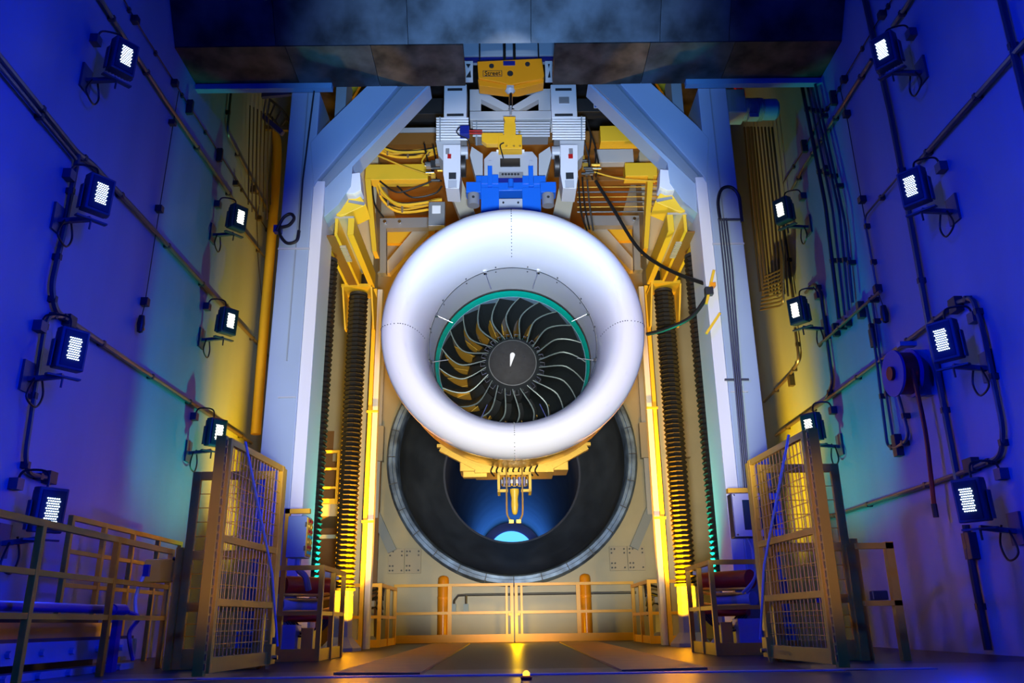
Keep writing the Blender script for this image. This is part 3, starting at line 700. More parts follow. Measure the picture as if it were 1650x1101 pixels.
for s in (-1, 1):
    nm = SIDE[s]
    A, B = (s*2.54, 7.12), (s*2.44, 8.55)
    t = thing('mesh_gate', (s*2.6, 8.0, 0), 'tall yellow wire mesh gate swung open towards the viewer on the %s' % nm, 'gate', 'mesh gates')
    mesh_panel(t, A, B, .05, 1.98, (.60, 1.12))
    m = MB().beam((A[0]+s*.05, A[1]-.02, .03), (A[0]+s*.05, A[1]-.02, 1.99), .09, .07, up=(0, 1, 0)); m.build('hinge_post', 'yellow', t, bevel=.004)
    m = MB()
    for k in range(26): m.box((A[0]+s*.0, A[1]-.045, .1+.073*k), (.018, .018, .05))
    tag(m.build('piano_hinge', 'gold', t), kind='stuff')
    MB().tube([(A[0]-s*.10, A[1]+.14, 1.97), (s*2.40, 8.30, .9), (s*2.36, 8.55, .22)], .012, 6).build('brace_rod', 'cab', t)
    MB().bb(s*2.39, s*2.47, 8.45, 8.6, .06, .24).build('latch_box', 'yellow', t)
    MB().cyl((s*2.34, 8.5, .12), (s*2.42, 8.5, .12), .02, 10).build('latch_knob', 'metal', t)
    MB().bb(s*2.43, s*2.48, 8.60, 8.68, .3, 1.97).build('meeting_strip', 'yellow2', t)
    t = thing('fence_panel', (s*3.0, 8.9, 0), 'fixed yellow wire mesh panel standing behind the %s open gate' % nm, 'fence panel', 'fixed mesh panels')
    mesh_panel(t, (s*3.50, 8.9), (s*2.62, 8.9), .0, 2.0, (.60, 1.12), fw=.09, cell=.12, kick=.2)
    m = MB().bb(s*3.58, s*3.51, 8.86, 8.98, 0, 1.2); m.build('side_post', 'yellow', t)
    MB().box((s*3.14, 8.78, .62), (.16, .1, .12)).build('lock_body', 'dblue', t)
    MB().tube(smooth_path([(s*3.1, 8.76, .6), (s*3.2, 8.7, .45), (s*3.12, 8.72, .35), (s*3.2, 8.72, .25)]), .014, 6).build('lock_cable', 'cable', t)
def railing(name, pts, z, label, cat='railing', group=None, mid=(.55,), post=.05, kick=.12, posts=None, mname='yellow', z0=0.0):
    """posts, top rail, middle rails and kick plate along a line of floor points"""
    t = thing(name, (pts[0][0], pts[0][1], z0), label, cat, group)
    for i in range(len(pts)-1):
        a, b = V(*pts[i], 0), V(*pts[i+1], 0)
        if (a-b).length < .05: continue
        MB().beam(a+V(0, 0, z-post/2), b+V(0, 0, z-post/2), post*.95, post*.95).build('top_rail', mname, t)
        for q in mid: MB().beam(a+V(0, 0, q), b+V(0, 0, q), post*.8, post*.8).build('mid_rail', mname, t)
        if kick: MB().beam(a+V(0, 0, z0+kick/2), b+V(0, 0, z0+kick/2), .02, kick).build('kick_plate', mname, t)
        n = posts[i] if posts else max(1, int((b-a).length/.8))
        for k in range(n+(1 if i == len(pts)-2 else 0)):
            p = a.lerp(b, k/n); MB().beam(p+V(0, 0, z0), p+V(0, 0, z), post, post).build('post', mname, t, bevel=.003)
    return t
for s in (-1, 1):
    nm = SIDE[s]
    railing('guard_cage', [(s*3.15, 10.6), (s*2.42, 10.6), (s*2.42, 12.0)], 1.12, 'yellow box-shaped guard railing round the front %s hydraulic unit' % nm, 'guard railing', 'guard cages', posts=[1, 2], post=.06, kick=.14)
    railing('guard_cage', [(s*3.3, 16.6), (s*2.60, 16.6), (s*2.60, 18.8)], 1.17, 'yellow guard railing round the rear %s screw pedestal' % nm, 'guard railing', 'guard cages', posts=[1, 2], post=.07, kick=.14)
    t = thing('guard_rail', (s*2.8, 9.6, 0), 'yellow post-and-rail piece between the %s gate and the front cage' % nm, 'railing', 'link railings')
    for (x, y, z) in ((2.72, 9.2, 1.12), (2.86, 9.9, 1.12), (2.98, 10.4, 1.30)): MB().beam((s*x, y, 0), (s*x, y, z), .07, .07).build('post', 'yellow', t)
    MB().beam((s*2.5, 8.75, 1.1), (s*2.98, 10.45, 1.1), .05, .05).build('top_rail', 'yellow', t)
    MB().beam((s*2.5, 8.75, .56), (s*2.98, 10.45, .56), .05, .05).build('mid_rail', 'yellow', t)
    MB().beam((s*2.5, 8.75, .07), (s*2.98, 10.45, .07), .03, .14).build('kick_plate', 'yellow', t)
# rear double gate across the duct
for s in (-1, 1):
    t = thing('rail_gate', (s*1.35, 19.7, 0), '%s leaf of the low yellow double gate in front of the duct' % SIDE[s], 'gate', 'low rear gates')
    x1 = 2.72
    for (xx, wd) in ((.05, .07), (.17, .05), (1.47, .09), (x1, .06)): MB().bb(s*xx-wd/2, s*xx+wd/2, 19.67, 19.73, 0, 1.28).build('post', 'yellow', t)
    for (z, h) in ((1.25, .06), (.64, .06), (.09, .17)): MB().bb(s*.03, s*x1, 19.66, 19.72, z-h/2, z+h/2).build('rail', 'yellow', t)
    MB().box((s*.09, 19.64, .6), (.08, .04, .06)).build('latch', 'yellow2', t)
# bollards
for s, x in ((-1, 714), (1, 944.5)):
    p = at(x, 980, 1, 20.2)
    t = thing('bollard', (p.x, 20.2, 0), 'orange steel bollard behind the %s leaf of the rear gate' % SIDE[s], 'bollard', 'orange bollards')
    MB().lathe([(0, .132), (1.38, .132), (1.44, .12), (1.48, .08), (1.495, .001)], p.x, 20.2, 28, axis='z').build('post', 'bollard', t)
    MB().lathe([(.95, .134), (.96, .137), (1.0, .137), (1.01, .134)], p.x, 20.2, 28, axis='z').build('band', 'orange', t)
# conduit low on the back wall
t = thing('low_wall_conduit', tuple(at(740, 960, 1, BY-.05)), 'grey conduit running level on the back wall behind the rear gate', 'conduit')
MB().tube([at(731, 982, 1, BY-.06), at(732, 968, 1, BY-.06), at(738, 960, 1, BY-.06), at(752, 959, 1, BY-.06), at(1025, 955, 1, BY-.06)], .03, 8).build('pipe', 'pipe', t)
for x in (731, 751): MB().box(at(x, 980, 1, BY-.08), (.12, .12, .18)).build('socket_box', 'cab', t)
MB().tube([at(751, 960, 1, BY-.08), at(751, 976, 1, BY-.08)], .03, 8).build('drop_pipe', 'pipe', t)

# ------------------------------------------------------------------ back wall plates and frames
for s, (x0, x1, y0, y1) in ((-1, (625, 679, 884, 925)), (1, (983, 1038, 880, 920))):
    a = at(x0, y1, 1, BY-.02); b = at(x1, y0, 1, BY-.02); cx = (a.x+b.x)/2
    t = thing('anchor_plate', (cx, BY-.02, a.z), 'square beige bolted anchor plate on the back wall at lower %s of the duct' % SIDE[s], 'anchor plate', 'anchor plates')
    for (p_, q_) in ((a.x, cx-.01), (cx+.01, b.x)):
        pl = MB().bb(p_, q_, BY-.06, BY, a.z, b.z).build('plate', 'beige', t, bevel=.004)
        for fx in (.12, .3, .85):
            for fz in (.12, .3, .72, .88):
                if (fx, fz) in ((.85, .3), (.3, .72)): continue
                X, Z = p_+(q_-p_)*fx, a.z+(b.z-a.z)*fz
                MB().cyl((X, BY-.085, Z), (X, BY-.055, Z), .022, 6).build('bolt', 'dark', pl)
    # folding arm lying on the wall
    t = thing('swing_arm', (cx, BY-.1, a.z), 'grey steel arm folded against the back wall %s of the duct' % SIDE[s], 'arm', 'swing arms')
    MB().beam((s*2.95, BY-.08, 2.1), (s*3.45, BY-.08, 3.1), .22, .10, up=(0, 1, 0)).build('diagonal', 'portal_d', t)
    MB().beam((s*3.40, BY-.1, 2.9), (s*3.40, BY-.1, 7.2), .16, .14, up=(0, 1, 0)).build('upright', 'lgrey', t)
    MB().bb(s*3.25, s*4.5, BY-.25, BY-.02, 4.3, 5.2).build('cross_box', 'beige', t)
    MB().beam((s*3.42, BY-.08, 7.1), (s*2.5, BY-.08, 8.4), .26, .10, up=(0, 1, 0)).build('upper_diagonal', 'lgrey', t)
# small raised platform with yellow railing at rear left
p0 = at(497, 835, 1, 17.6)
t = thing('rear_platform', (p0.x, 17.6, 1.2), 'small beige raised platform behind the left column', 'platform')
pz = at(520, 815, 1, 17.6).z
MB().bb(-4.6, -3.35, 17.4, 19.6, pz-.25, pz).build('deck', 'beige', t)
for (x, y) in ((-4.4, 17.5), (-3.5, 17.5), (-3.5, 19.4)): MB().bb(x-.06, x+.06, y-.06, y+.06, 0, pz-.25).build('leg', 'cab', t)
MB().bb(-4.5, -3.3, 17.45, 17.5, pz-.7, pz-.62).build('brace', 'cab', t)
r = railing('platform_railing', [(-4.45, 17.45), (-3.72, 17.45), (-3.42, 19.5)], pz+1.15, 'yellow railing standing on the rear left platform', mid=(pz+.35, pz+.75), post=.06, posts=[1, 4], mname='yellow2', z0=pz)
tag(MB().bb(-4.9, -3.3, 20.55, 20.69, 0, 5.1).build('backing_board', 'brown'), 'dark brown board behind the rear left platform railing', 'board')

# ------------------------------------------------------------------ platform and rails at the left front
t = railing('platform_railing', [(-3.72, 5.2), (-3.80, 9.3)], 1.22, 'near yellow railing of the left walkway', group='left walkway railings', mid=(.50, .82), posts=[3], post=.055, kick=0)
t = railing('platform_railing', [(-4.85, 9.1), (-4.85, 12.2)], 1.58, 'far yellow railing of the left walkway by the blue wall', group='left walkway railings', mid=(.85, 1.2), posts=[4], post=.055, kick=0)
t = thing('control_pendant', (-3.78, 9.1, .9), 'yellow pendant box with coiled cable at the walkway end', 'pendant box')
MB().box((-3.80, 9.1, .98), (.34, .12, .24)).build('box', 'yellow2', t, bevel=.01)
MB().tube(arc((-3.66, 9.02, .98), .12, -1.4, 1.6, 12, (1, 0, 0), (0, 0, 1)), .02, 7).build('cable', 'cable', t)
MB().tube(smooth_path([(-3.95, 9.02, .95), (-4.0, 9.0, .7), (-3.96, 9.0, .5)]), .02, 7).build('grey_cable', 'cab', t)
MB().box((-3.93, 9.02, .98), (.06, .05, .12)).build('switch', 'dblue', t)
t = thing('track_beam', (-4.3, 7.4, 0), 'big navy steel beam with bolt rows under the left walkway', 'beam')
for (z0, z1) in ((.13, .30), (.0, .06)):
    bmo = MB().bb(-4.1, -4.3, 4.6, 9.4, z0, z1).build('flange', 'cab', t)
    for k in range(9): MB().cyl((-4.11, 5.0+.5*k, (z0+z1)/2), (-4.06, 5.0+.5*k, (z0+z1)/2), .03, 6).build('bolt', 'cab', bmo)
MB().bb(-4.14, -4.30, 4.6, 9.4, .30, .33).build('edge', 'dark', t)
MB().bb(-4.2, -4.35, 4.6, 9.2, .33, .46).build('reflective_strip', 'gold', t)
MB().bb(-4.45, -4.6, 4.6, 9.2, 0, .5).build('web', 'black', t)
t = thing('hydraulic_ram', (-4.0, 7.5, .5), 'long navy hydraulic ram lying along the left walkway', 'ram')
MB().cyl((-4.0, 4.6, .58), (-4.0, 8.7, .58), .04, 14).build('barrel', 'dblue', t); MB().cyl((-4.0, 8.5, .58), (-4.0, 8.75, .58), .055, 14).build('end_cap', 'dblue', t)
MB().bb(-4.03, -3.97, 8.6, 8.7, 0, .54).build('stand', 'dblue', t)
tag(MB().tube(smooth_path([(-3.95, 8.75, .56), (-3.9, 8.9, .5), (-3.93, 8.8, .35), (-3.88, 8.85, .1)]), .022, 7).build('hanging_chain', 'dblue'), 'short dark chain hanging by the end of the navy ram', 'chain')
# low guard at the right front
t = thing('guard_rail', (3.9, 8.75, 0), 'single yellow guard frame by the right blue wall beside the mesh panel', 'railing')
MB().bb(3.80, 3.88, 8.7, 8.78, 0, 1.15).build('post', 'yellow', t); MB().bb(3.5, 3.88, 8.7, 8.76, 1.08, 1.14).build('top_rail', 'yellow', t); MB().bb(3.5, 3.88, 8.7, 8.76, .52, .57).build('mid_rail', 'yellow', t)
MB().bb(3.44, 3.52, 8.82, 8.9, 0, 1.14).build('inner_post', 'yellow', t)
tag(MB().box((3.66, 8.72, .62), (.16, .08, .09)).build('valve', 'dark', bevel=.01), 'small dark valve sitting on the right guard frame rail', 'valve')

# ------------------------------------------------------------------ hydraulic units in the front cages, cabinets
for s in (-1, 1):
    nm = SIDE[s]
    t = thing('hydraulic_unit', (s*2.8, 11.4, 0), 'red and blue hydraulic unit inside the front %s guard cage' % nm, 'hydraulic unit', 'hydraulic units')
    MB().cyl((s*3.0, 10.95, .90), (s*2.55, 11.6, .90), .12, 16).build('red_cylinder', 'red', t)
    MB().cyl((s*3.0, 10.9, .66), (s*2.65, 11.4, .66), .09, 16).build('blue_motor', 'cab', t)
    MB().cyl((s*3.0, 11.2, .50), (s*2.55, 11.7, .50), .05, 12).build('lower_cylinder', 'red', t)
    for z in (.78, .72, .58): MB().tube([(s*2.95, 10.9, z), (s*2.6, 11.2, z), (s*2.5, 11.6, z+.04)], .02, 8).build('brass_pipe', 'gold', t)
    MB().bb(s*3.1, s*2.8, 11.0, 11.3, .0, .42).build('tank', 'cab', t, bevel=.01)
    MB().bb(s*2.75, s*2.6, 11.1, 11.3, .12, .38).build('yellow_pump', 'yellow2', t, bevel=.01)
    MB().bb(s*2.78, s*2.55, 11.05, 11.35, .0, .06).build('foot', 'yellow2', t)
    for k in range(5):
        y = 11.1+.12*k
        MB().tube(smooth_path([(s*2.95, y, .46), (s*2.8, y+.04, .28+.03*(k % 3)), (s*2.62, y+.06, .34), (s*2.5, y+.1, .48)]), .013, 6).build('hose', 'cable', t)
    MB().bb(s*2.75, s*2.6, 11.9, 12.0, 1.02, 1.14).build('terminal_box', 'lgrey', t)
    MB().beam((s*3.1, 11.6, .98), (s*2.5, 12.0, 1.04), .05, .05).build('arm', 'lgrey', t)
    # cluster round the rear pedestal
    t = thing('pipe_cluster', (s*3.0, 16.9, 0), 'grey pipework and hoses inside the rear %s guard cage' % nm, 'pipework', 'rear pipework')
    for k in range(6):
        z = .62+.09*k
        MB().tube(smooth_path([(s*3.3, 16.8+.1*k, z), (s*3.0, 16.9, z+.05*(k % 2)), (s*2.75, 17.0+.15*k, z+.12), (s*2.68, 17.5, z-.1)]), .018+.006*(k % 3), 7).build('pipe', 'pipe' if k % 2 else 'cable', t)
    MB().box((s*3.0, 17.0, .8), (.5, .2, .12)).build('manifold', 'grey', t, bevel=.01)
    m = MB().lathe([(0, .36), (.06, .36), (.20, .2), (.7, .18)], s*3.0, 17.3, 8, axis='z'); m.smooth = False; m.build('pedestal', 'lgrey', t)
# blue-grey cabinet at left
p = at(483, 866, 1, 10.9)
t = thing('control_cabinet', tuple(p), 'blue-grey electrical cabinet with coloured side switches at the left column', 'cabinet')
MB().bb(p.x-.14, p.x+.10, 10.8, 11.1, p.z-.26, p.z+.26).build('body', 'cab', t, bevel=.008)
MB().bb(p.x+.10, p.x+.115, 10.82, 11.08, p.z-.24, p.z+.24).build('side_panel', 'yellow2', t)
for k, c in enumerate(['red', 'yellow2', 'red', 'teal', 'yellow2', 'red', 'teal']):
    for j in range(2): MB().box((p.x+.125, 10.88+.12*j, p.z+.2-.066*k), (.02, .06, .035)).build('switch', c, t)
for k in (.15, -.15): MB().box((p.x+.10, 10.79, p.z+k), (.02, .02, .06)).build('hinge', 'metal', t)
MB().bb(p.x-.2, p.x-.14, 10.85, 10.92, 0, p.z+.36).build('support_post', 'yellow', t); MB().bb(p.x-.2, p.x+.12, 10.85, 10.92, p.z+.30, p.z+.36).build('support_rail', 'yellow', t)
MB().tube(smooth_path([(p.x, 10.9, p.z-.26), (p.x+.02, 10.85, p.z-.4), (p.x+.12, 10.85, p.z-.5), (p.x+.16, 10.9, p.z-.66)]), .04, 8).build('flexible_conduit', 'cab', t)
# stainless operator panel at right
p = at(1222, 830, 1, 10.7)
t = thing('operator_panel', tuple(p), 'stainless steel operator panel with dark screen on the right column', 'operator panel')
MB().bb(p.x-.33, p.x+.31, 10.7, 10.9, p.z-.28, p.z+.28).build('enclosure', 'dark', t, bevel=.01)
m = MB()
for (a, b, c, d) in ((-.32, .30, .19, .27), (-.32, .30, -.27, -.19), (-.32, -.20, -.19, .19), (.22, .30, -.19, .19)): m.bb(p.x+a, p.x+b, 10.67, 10.70, p.z+c, p.z+d)
m.build('front_frame', 'steelp', t)
MB().bb(p.x-.20, p.x+.22, 10.675, 10.70, p.z-.19, p.z+.19).build('screen', 'screen', t)
for (a, b) in ((-.3, .25), (.28, .25), (-.3, -.25), (.28, -.25)): MB().cyl((p.x+a, 10.655, p.z+b), (p.x+a, 10.672, p.z+b), .012, 8).build('screw', 'metal', t)
MB().bb(p.x-.32, p.x+.36, 10.85, 10.95, p.z+.31, p.z+.37).build('top_bar', 'yellow', t)
MB().bb(p.x+.0, p.x+.08, 10.9, 10.98, 0, p.z-.28).build('stand', 'cab', t)
for k, dx in enumerate((-.12, -.06)):
    MB().tube(smooth_path([(p.x+dx-.03+.09*k, 10.8, p.z-.28), (p.x-.10, 10.78, p.z-.42), (p.x-.10, 10.78, p.z-.75), (p.x-.2-.05*k, 10.9, p.z-.95)]), .018, 7).build('cable', 'cab', t)
# conduits and cable loops on the columns
for k in range(4):
    x = 1160+5.5*k
    pts = [at(1158+4*k, 352, 1, PY-.05), at(1166+4.5*k, 430, 1, PY-.05), at(1184+3*k, 612, 1, PY-.05), at(1199+3*k, 790, 1, PY-.05)]
    m = MB().tube(pts, .014, 7)
    tag(m.build('column_conduit', 'pipe'), 'slim conduit on the right column face, %s of four from the engine side' % ['first','second','third','fourth','fifth','sixth','seventh','eighth','ninth','tenth'][k], 'conduit', 'conduits on the right column')
m = MB()
for (x, y) in ((1172, 352), (1186, 612), (1196, 706)): m.box(at(x, y, 1, PY-.04), (.34, .03, .03))
tag(m.build('conduit_clamp', 'pipe'), kind='stuff') if False else None
for i, (x, y) in enumerate(((1175, 354), (1187, 612))):
    tag(MB().box(at(x, y, 1, PY-.04), (.36, .03, .03)).build('conduit_clamp', 'pipe'), '%s clamp bar holding the conduits on the right column' % ['upper', 'lower'][i], 'clamp bar')
tag(MB().tube(smooth_path([at(x, y, 1, PY-.10) for x, y in ((1160, 352), (1157, 325), (1163, 305), (1178, 302), (1190, 315), (1194, 340), (1196, 358))]), .028, 8).build('cable_loop', 'cable'), 'black cable hooping over the right column face', 'cable')
tag(MB().tube(smooth_path([at(x, y, 1, PY-.10) for x, y in ((446, 372), (456, 352), (468, 345), (474, 352), (466, 363), (452, 368), (452, 380), (463, 392), (478, 388), (482, 372))]), .026, 8).build('cable_loop', 'cable'), 'looped black cable at the outer edge of the left column', 'cable')
tag(MB().box(at(448, 370, 1, PY-.05), (.12, .1, .12)).build('cable_socket', 'dblue'), 'navy socket where the looped cable leaves the left column', 'socket')
tag(MB().tube([at(482, 374, 1, PY-.03), at(488, 290, 1, PY-.03), at(507, 140, 1, PY-.03)], .016, 6).build('column_cable', 'dark'), 'dark cable running up the face of the left column', 'cable')
# gear motor on the right column
c = at(1214, 177, 1, 12.4)
t = thing('gear_motor', tuple(c), 'blue-grey gear motor lying level at the top of the right column', 'gear motor')
MB().bb(3.71, c.x-.18, 12.2, 12.6, c.z-.18, c.z+.30).build('gearbox', 'cab', t, bevel=.02)
MB().cyl((c.x-.20, 12.4, c.z), (c.x+.16, 12.4, c.z), .19, 24).build('stator', 'cab', t)
m = MB()
for k in range(12): m.tube([(c.x-.16+.026*k, 12.4, c.z), (c.x-.152+.026*k, 12.4, c.z)], .205, 24)
tag(m.build('cooling_fins', 'cab', t), kind='stuff')
MB().tube([(c.x+.16, 12.4, c.z), (c.x+.38, 12.4, c.z), (c.x+.42, 12.4, c.z)], [.185, .185, .15], 24).build('fan_cover', 'trimb', t)
MB().box((c.x-.06, 12.3, c.z-.22), (.16, .14, .08)).build('terminal_box', 'cab', t)

# ------------------------------------------------------------------ engine mount above the bellmouth
QY = 13.1
def R(x0, x1, y0, y1, Y, d):
    """a box whose front face spans the given picture rectangle at depth Y"""
    a = at(x0, y1, 1, Y); b = at(x1, y0, 1, Y)
    return MB().bb(a.x, b.x, Y, Y+d, a.z, b.z)
def RP(pix, Y, d): return MB().prism([at(x, y, 1, Y) for x, y in pix], (0, d, 0))
t = thing('engine_mount', (0, QY, 7.0), 'white thrust-frame mount with ribbed pipes above the bellmouth', 'engine mount')
for s, (x0, x1) in ((-1, (715, 752)), (1, (889, 928))):
    post = R(x0, x1, 136, 190, QY, .5).build('head_post', 'white', t, bevel=.01)
    R(x0+6, x1-7, 142, 146, QY-.01, .02).build('slot', 'dark', post)
    R(x0+5, x1-5, 183, 187, QY-.01, .02).build('lower_slot', 'dark', post)
    if s > 0: R(901, 917, 156, 166, QY-.02, .03).build('name_plate', 'grey', post)
R(757, 888, 178, 193, QY+.15, .3).build('cross_beam', 'lgrey', t, bevel=.01)
for pg in ([(757, 146), (775, 146), (830, 176), (812, 178), (775, 160), (775, 178), (757, 178)], [(888, 146), (868, 146), (818, 176), (836, 178), (868, 160), (868, 178), (888, 178)]):
    RP(pg, QY+.3, .15).build('truss_web', 'lgrey', t)
R(757, 888, 143, 149, QY+.4, .1).build('truss_chord', 'lgrey', t)
for s, (x0, x1, y0) in ((-1, (703, 755, 189)), (1, (890, 943, 188)), (0, (762, 886, 196))):
    rb = R(x0+3, x1-3, y0+1, y0+38 if s else y0+24, QY+.1, .3).build('rib_carrier', 'grey', t)
    n = 9 if s else 6
    for k in range(n):
        a = at(x0, y0+2+4.2*k, 1, QY+.02); b = at(x1, y0+2+4.2*k, 1, QY+.02)
        MB().cyl(a, b, .021, 10).build('ribbed_pipe', 'lgrey' if s == 0 else 'white', rb)
    MB().beam(at(x0+(6 if s <= 0 else x1-x0-6), y0, 1, QY-.02), at(x0+(6 if s <= 0 else x1-x0-6), y0+38, 1, QY-.02), .04, .02, up=(1, 0, 0)).build('clamp_strip', 'portal_d', rb)
for s, pg in ((-1, [(702, 226), (742, 226), (742, 248), (716, 262), (706, 250)]), (1, [(942, 226), (902, 226), (902, 248), (928, 262), (940, 250)])):
    RP(pg, QY+.05, .45).build('shoulder', 'lgrey', t, bevel=.01)
for s, (x0, x1) in ((-1, (714, 742)), (1, (903, 931))):
    m = RP([(x0, 233), (x1, 233), (x1, 282), (x1-2, 304), (x0+4, 303), (x0, 280)], QY-.2, .5)
    lg = m.build('hanger_leg', 'white', t, bevel=.008)
    R(x0+9, x1-7, 278, 288, QY-.22, .03).build('window', 'dark', lg); R(x0+8, x1-6, 290, 302, QY-.22, .03).build('foot_recess', 'lgrey', lg)
    q = x0+(4 if s < 0 else 14)
    R(q, q+6, 239, 248, QY-.215, .02).build('grey_label', 'grey', lg); R(q+(3 if s < 0 else -1), q+(9 if s < 0 else 6), 248, 255, QY-.215, .02).build('red_label', 'red', lg)
    a = at((747 if s < 0 else 897), 268, 1, QY)
    MB().cyl(a+V(-s*.0-.04, 0, 0), a+V(.04, 0, 0), .20, 20).build('pivot_disc', 'black', t)
    MB().cyl(a+V(s*.0-.08, 0, .28), a+V(.08, 0, .28), .12, 16).build('ball_joint', 'lgrey', t)
for pg in ([(760, 236), (778, 248), (778, 290), (768, 292), (757, 250)], [(886, 236), (868, 248), (868, 290), (878, 292), (889, 250)]):
    RP(pg, QY+.1, .3).build('side_wing', 'lgrey', t, bevel=.006)
cb = RP([(792, 244), (858, 244), (866, 254), (866, 286), (780, 286), (780, 256)], QY-.1, .4).build('centre_block', 'lgrey', t, bevel=.01)
R(806, 838, 255, 268, QY-.13, .05).build('window', 'black', cb); R(800, 845, 241, 244, QY-.15, .1).build('white_lip', 'mark', cb)
for k in range(6):
    a = at(810+5*k, 282, 1, QY-.1); MB().cyl(a, a-V(0, .03, 0), .022, 10).build('port', 'dark', cb)
R(804, 843, 277, 287, QY-.12, .05).build('port_bar', 'grey', cb)
for s, pg in ((-1, [(716, 284), (742, 284), (768, 350), (742, 352)]), (1, [(905, 284), (932, 284), (918, 352), (890, 350)])):
    RP(pg, QY+.9, .3).build('rear_leg', 'beige', t)
# yellow lifting bracket
t = thing('lifting_bracket', tuple(at(822, 240, 1, QY-.4)), 'bright yellow lifting bracket on top of the mount', 'bracket')
RP([(811, 188), (831, 188), (829, 196), (831, 200), (831, 218), (812, 218), (812, 200), (814, 196)], QY-.35, .14).build('upright', 'yellow', t, bevel=.006)
bp = R(803, 841, 217, 240, QY-.35, .2).build('base_plate', 'yellow', t, bevel=.006)
RP([(776, 214), (811, 214), (811, 224), (803, 232), (784, 232), (776, 226)], QY-.3, .12).build('side_arm', 'yellow', t, bevel=.005)
for (x, y) in ((837, 214), (838, 236), (828, 236), (816, 236)):
    a = at(x, y, 1, QY-.35); MB().cyl(a, a-V(0, .02, 0), .02, 8).build('bolt', 'gold', bp)
t = thing('rotary_sensor', tuple(at(748, 208, 1, QY-.4)), 'navy sensor block with red rods left of the yellow bracket', 'sensor')
R(741, 756, 202, 216, QY-.35, .15).build('body', 'dblue', t, bevel=.005)
for y in (211, 215): MB().cyl(at(756, y, 1, QY-.3), at(777, y, 1, QY-.3), .016, 8).build('rod', 'red', t)
MB().tube(smooth_path([at(x, y, 1, QY-.36) for x, y in ((741, 205), (736, 212), (740, 218), (754, 225), (757, 240))]), .01, 6).build('lead', 'cable', t)
tag(MB().tube(smooth_path([at(x, y, 1, QY-.42) for x, y in ((812, 230), (806, 234), (808, 244), (811, 255))]), .012, 6).build('signal_lead', 'cable'), 'short black lead curling below the yellow bracket', 'cable')
# blue adapter beam
t = thing('engine_adapter', (0, QY-.1, 6.6), 'bright blue steel adapter beam directly above the bellmouth', 'adapter beam')
BYY = QY-.25
R(752, 896, 293, 308, BYY+.06, .3).build('cross_beam', 'blue', t, bevel=.01)
R(782, 866, 286, 300, BYY+.1, .2).build('upper_rail', 'dblue', t, bevel=.008)
for s, (a, b) in ((-1, (775, 804)), (1, (842, 871))):
    R(a, b, 302, 345, BYY, .35).build('side_block', 'blue', t, bevel=.008)
for (a, b) in ((786, 793), (852, 859)):
    R(a, b, 267, 300, BYY-.03, .12).build('lug', 'blue', t, bevel=.004); R(a+1, b-1, 259, 268, BYY, .06).build('pin', 'lgrey', t)
for (a, b) in ((767, 776), (776, 786), (793, 803), (842, 852), (860, 869), (869, 879)): R(a, b, 279+(a % 3)*2, 296, BYY+.04, .2).build('clevis', 'blue', t, bevel=.005)
for s, (a, b) in ((-1, (751, 775)), (1, (871, 895))):
    R(a, b, 293, 310, BYY-.1, .25).build('end_block', 'blue', t, bevel=.006)
    c = at((a+b)/2, 322, 1, BYY-.08)
    MB().cyl(c+V(0, 0, .10), c-V(0, 0, .12), .105, 16).build('end_cylinder', 'grey', t)
    MB().cyl(c-V(0, .11, .0), c-V(0, .08, 0), .025, 8).build('end_bolt', 'dark', t)
R(804, 843, 320, 342, BYY+.02, .2).build('grey_pad', 'lgrey', t, bevel=.005)
for x in (811, 835):
    a = at(x, 327, 1, BYY); MB().cyl(a, a-V(0, .02, 0), .018, 8).build('pad_bolt', 'dark', t)
MB().cyl(at(823, 290, 1, BYY), at(823, 302, 1, BYY), .05, 12).build('centre_pin', 'blue', t)
# crane hoist block with lettering
HY = 12.6
t = thing('crane_hook_block', tuple(at(821, 120, 1, HY)), 'orange crane hook block with black lettering hanging through the ceiling slot', 'hook block')
body = RP([(769, 99), (873, 94), (877, 122), (874, 127), (836, 134), (822, 137), (808, 133), (771, 126)], HY, .3).build('side_plate', 'orange', t, bevel=.01)
RP([(770, 128), (812, 136), (824, 140), (834, 137), (876, 127), (876, 133), (836, 143), (812, 143), (772, 138)], HY+.03, .24).build('lower_plate', 'orange', t, bevel=.006)
for (x, y, r_) in ((792, 107, .045), (850, 104, .045), (822, 119, .055)):
    a = at(x, y, 1, HY); MB().cyl(a, a-V(0, .02, 0), r_, 16).build('pin_cap', 'dark', body)
R(811, 830, 98, 105, HY-.015, .03).build('plate', 'dblue', body)
R(778, 809, 113.5, 123, HY-.010, .01).build('name_plate_edge', 'dark', body); R(779, 808, 114.3, 122.2, HY-.013, .005).build('name_plate', 'orange', body)
tx = bpy.data.curves.new('lettering', 'FONT'); tx.body = 'Street'; tx.size = .135; tx.extrude = .003; tx.align_x = 'CENTER'; tx.align_y = 'CENTER'; tx.offset = .0015
to = bpy.data.objects.new('tmp', tx); col.objects.link(to); bpy.context.view_layer.update()
me = bpy.data.meshes.new_from_object(to.evaluated_get(bpy.context.evaluated_depsgraph_get())); bpy.data.objects.remove(to)
lo = bpy.data.objects.new('lettering', me); col.objects.link(lo); me.materials.append(M['black'])
c = at(793.6, 118.4, 1, HY-.019); lo.parent = body; off = Vector(body['_o']); lo.location = c-off; lo.rotation_euler = (PI/2, math.radians(-2), 0); lo.scale = (.86, 1, 1)
MB().lathe([(at(822, 142, 1, HY+.1).z+.06, .09), (at(822, 142, 1, HY+.1).z-.06, .10), (at(822, 150, 1, HY+.1).z, .06), (at(822, 150, 1, HY+.1).z-.02, .03)], at(822, 142, 1, HY+.1).x, HY+.1, 8, axis='z').build('swivel', 'lgrey', t)
MB().cyl(at(823, 148, 1, HY+.1), at(823, 172, 1, HY+.1), .035, 12).build('hook_shank', 'metal', t)
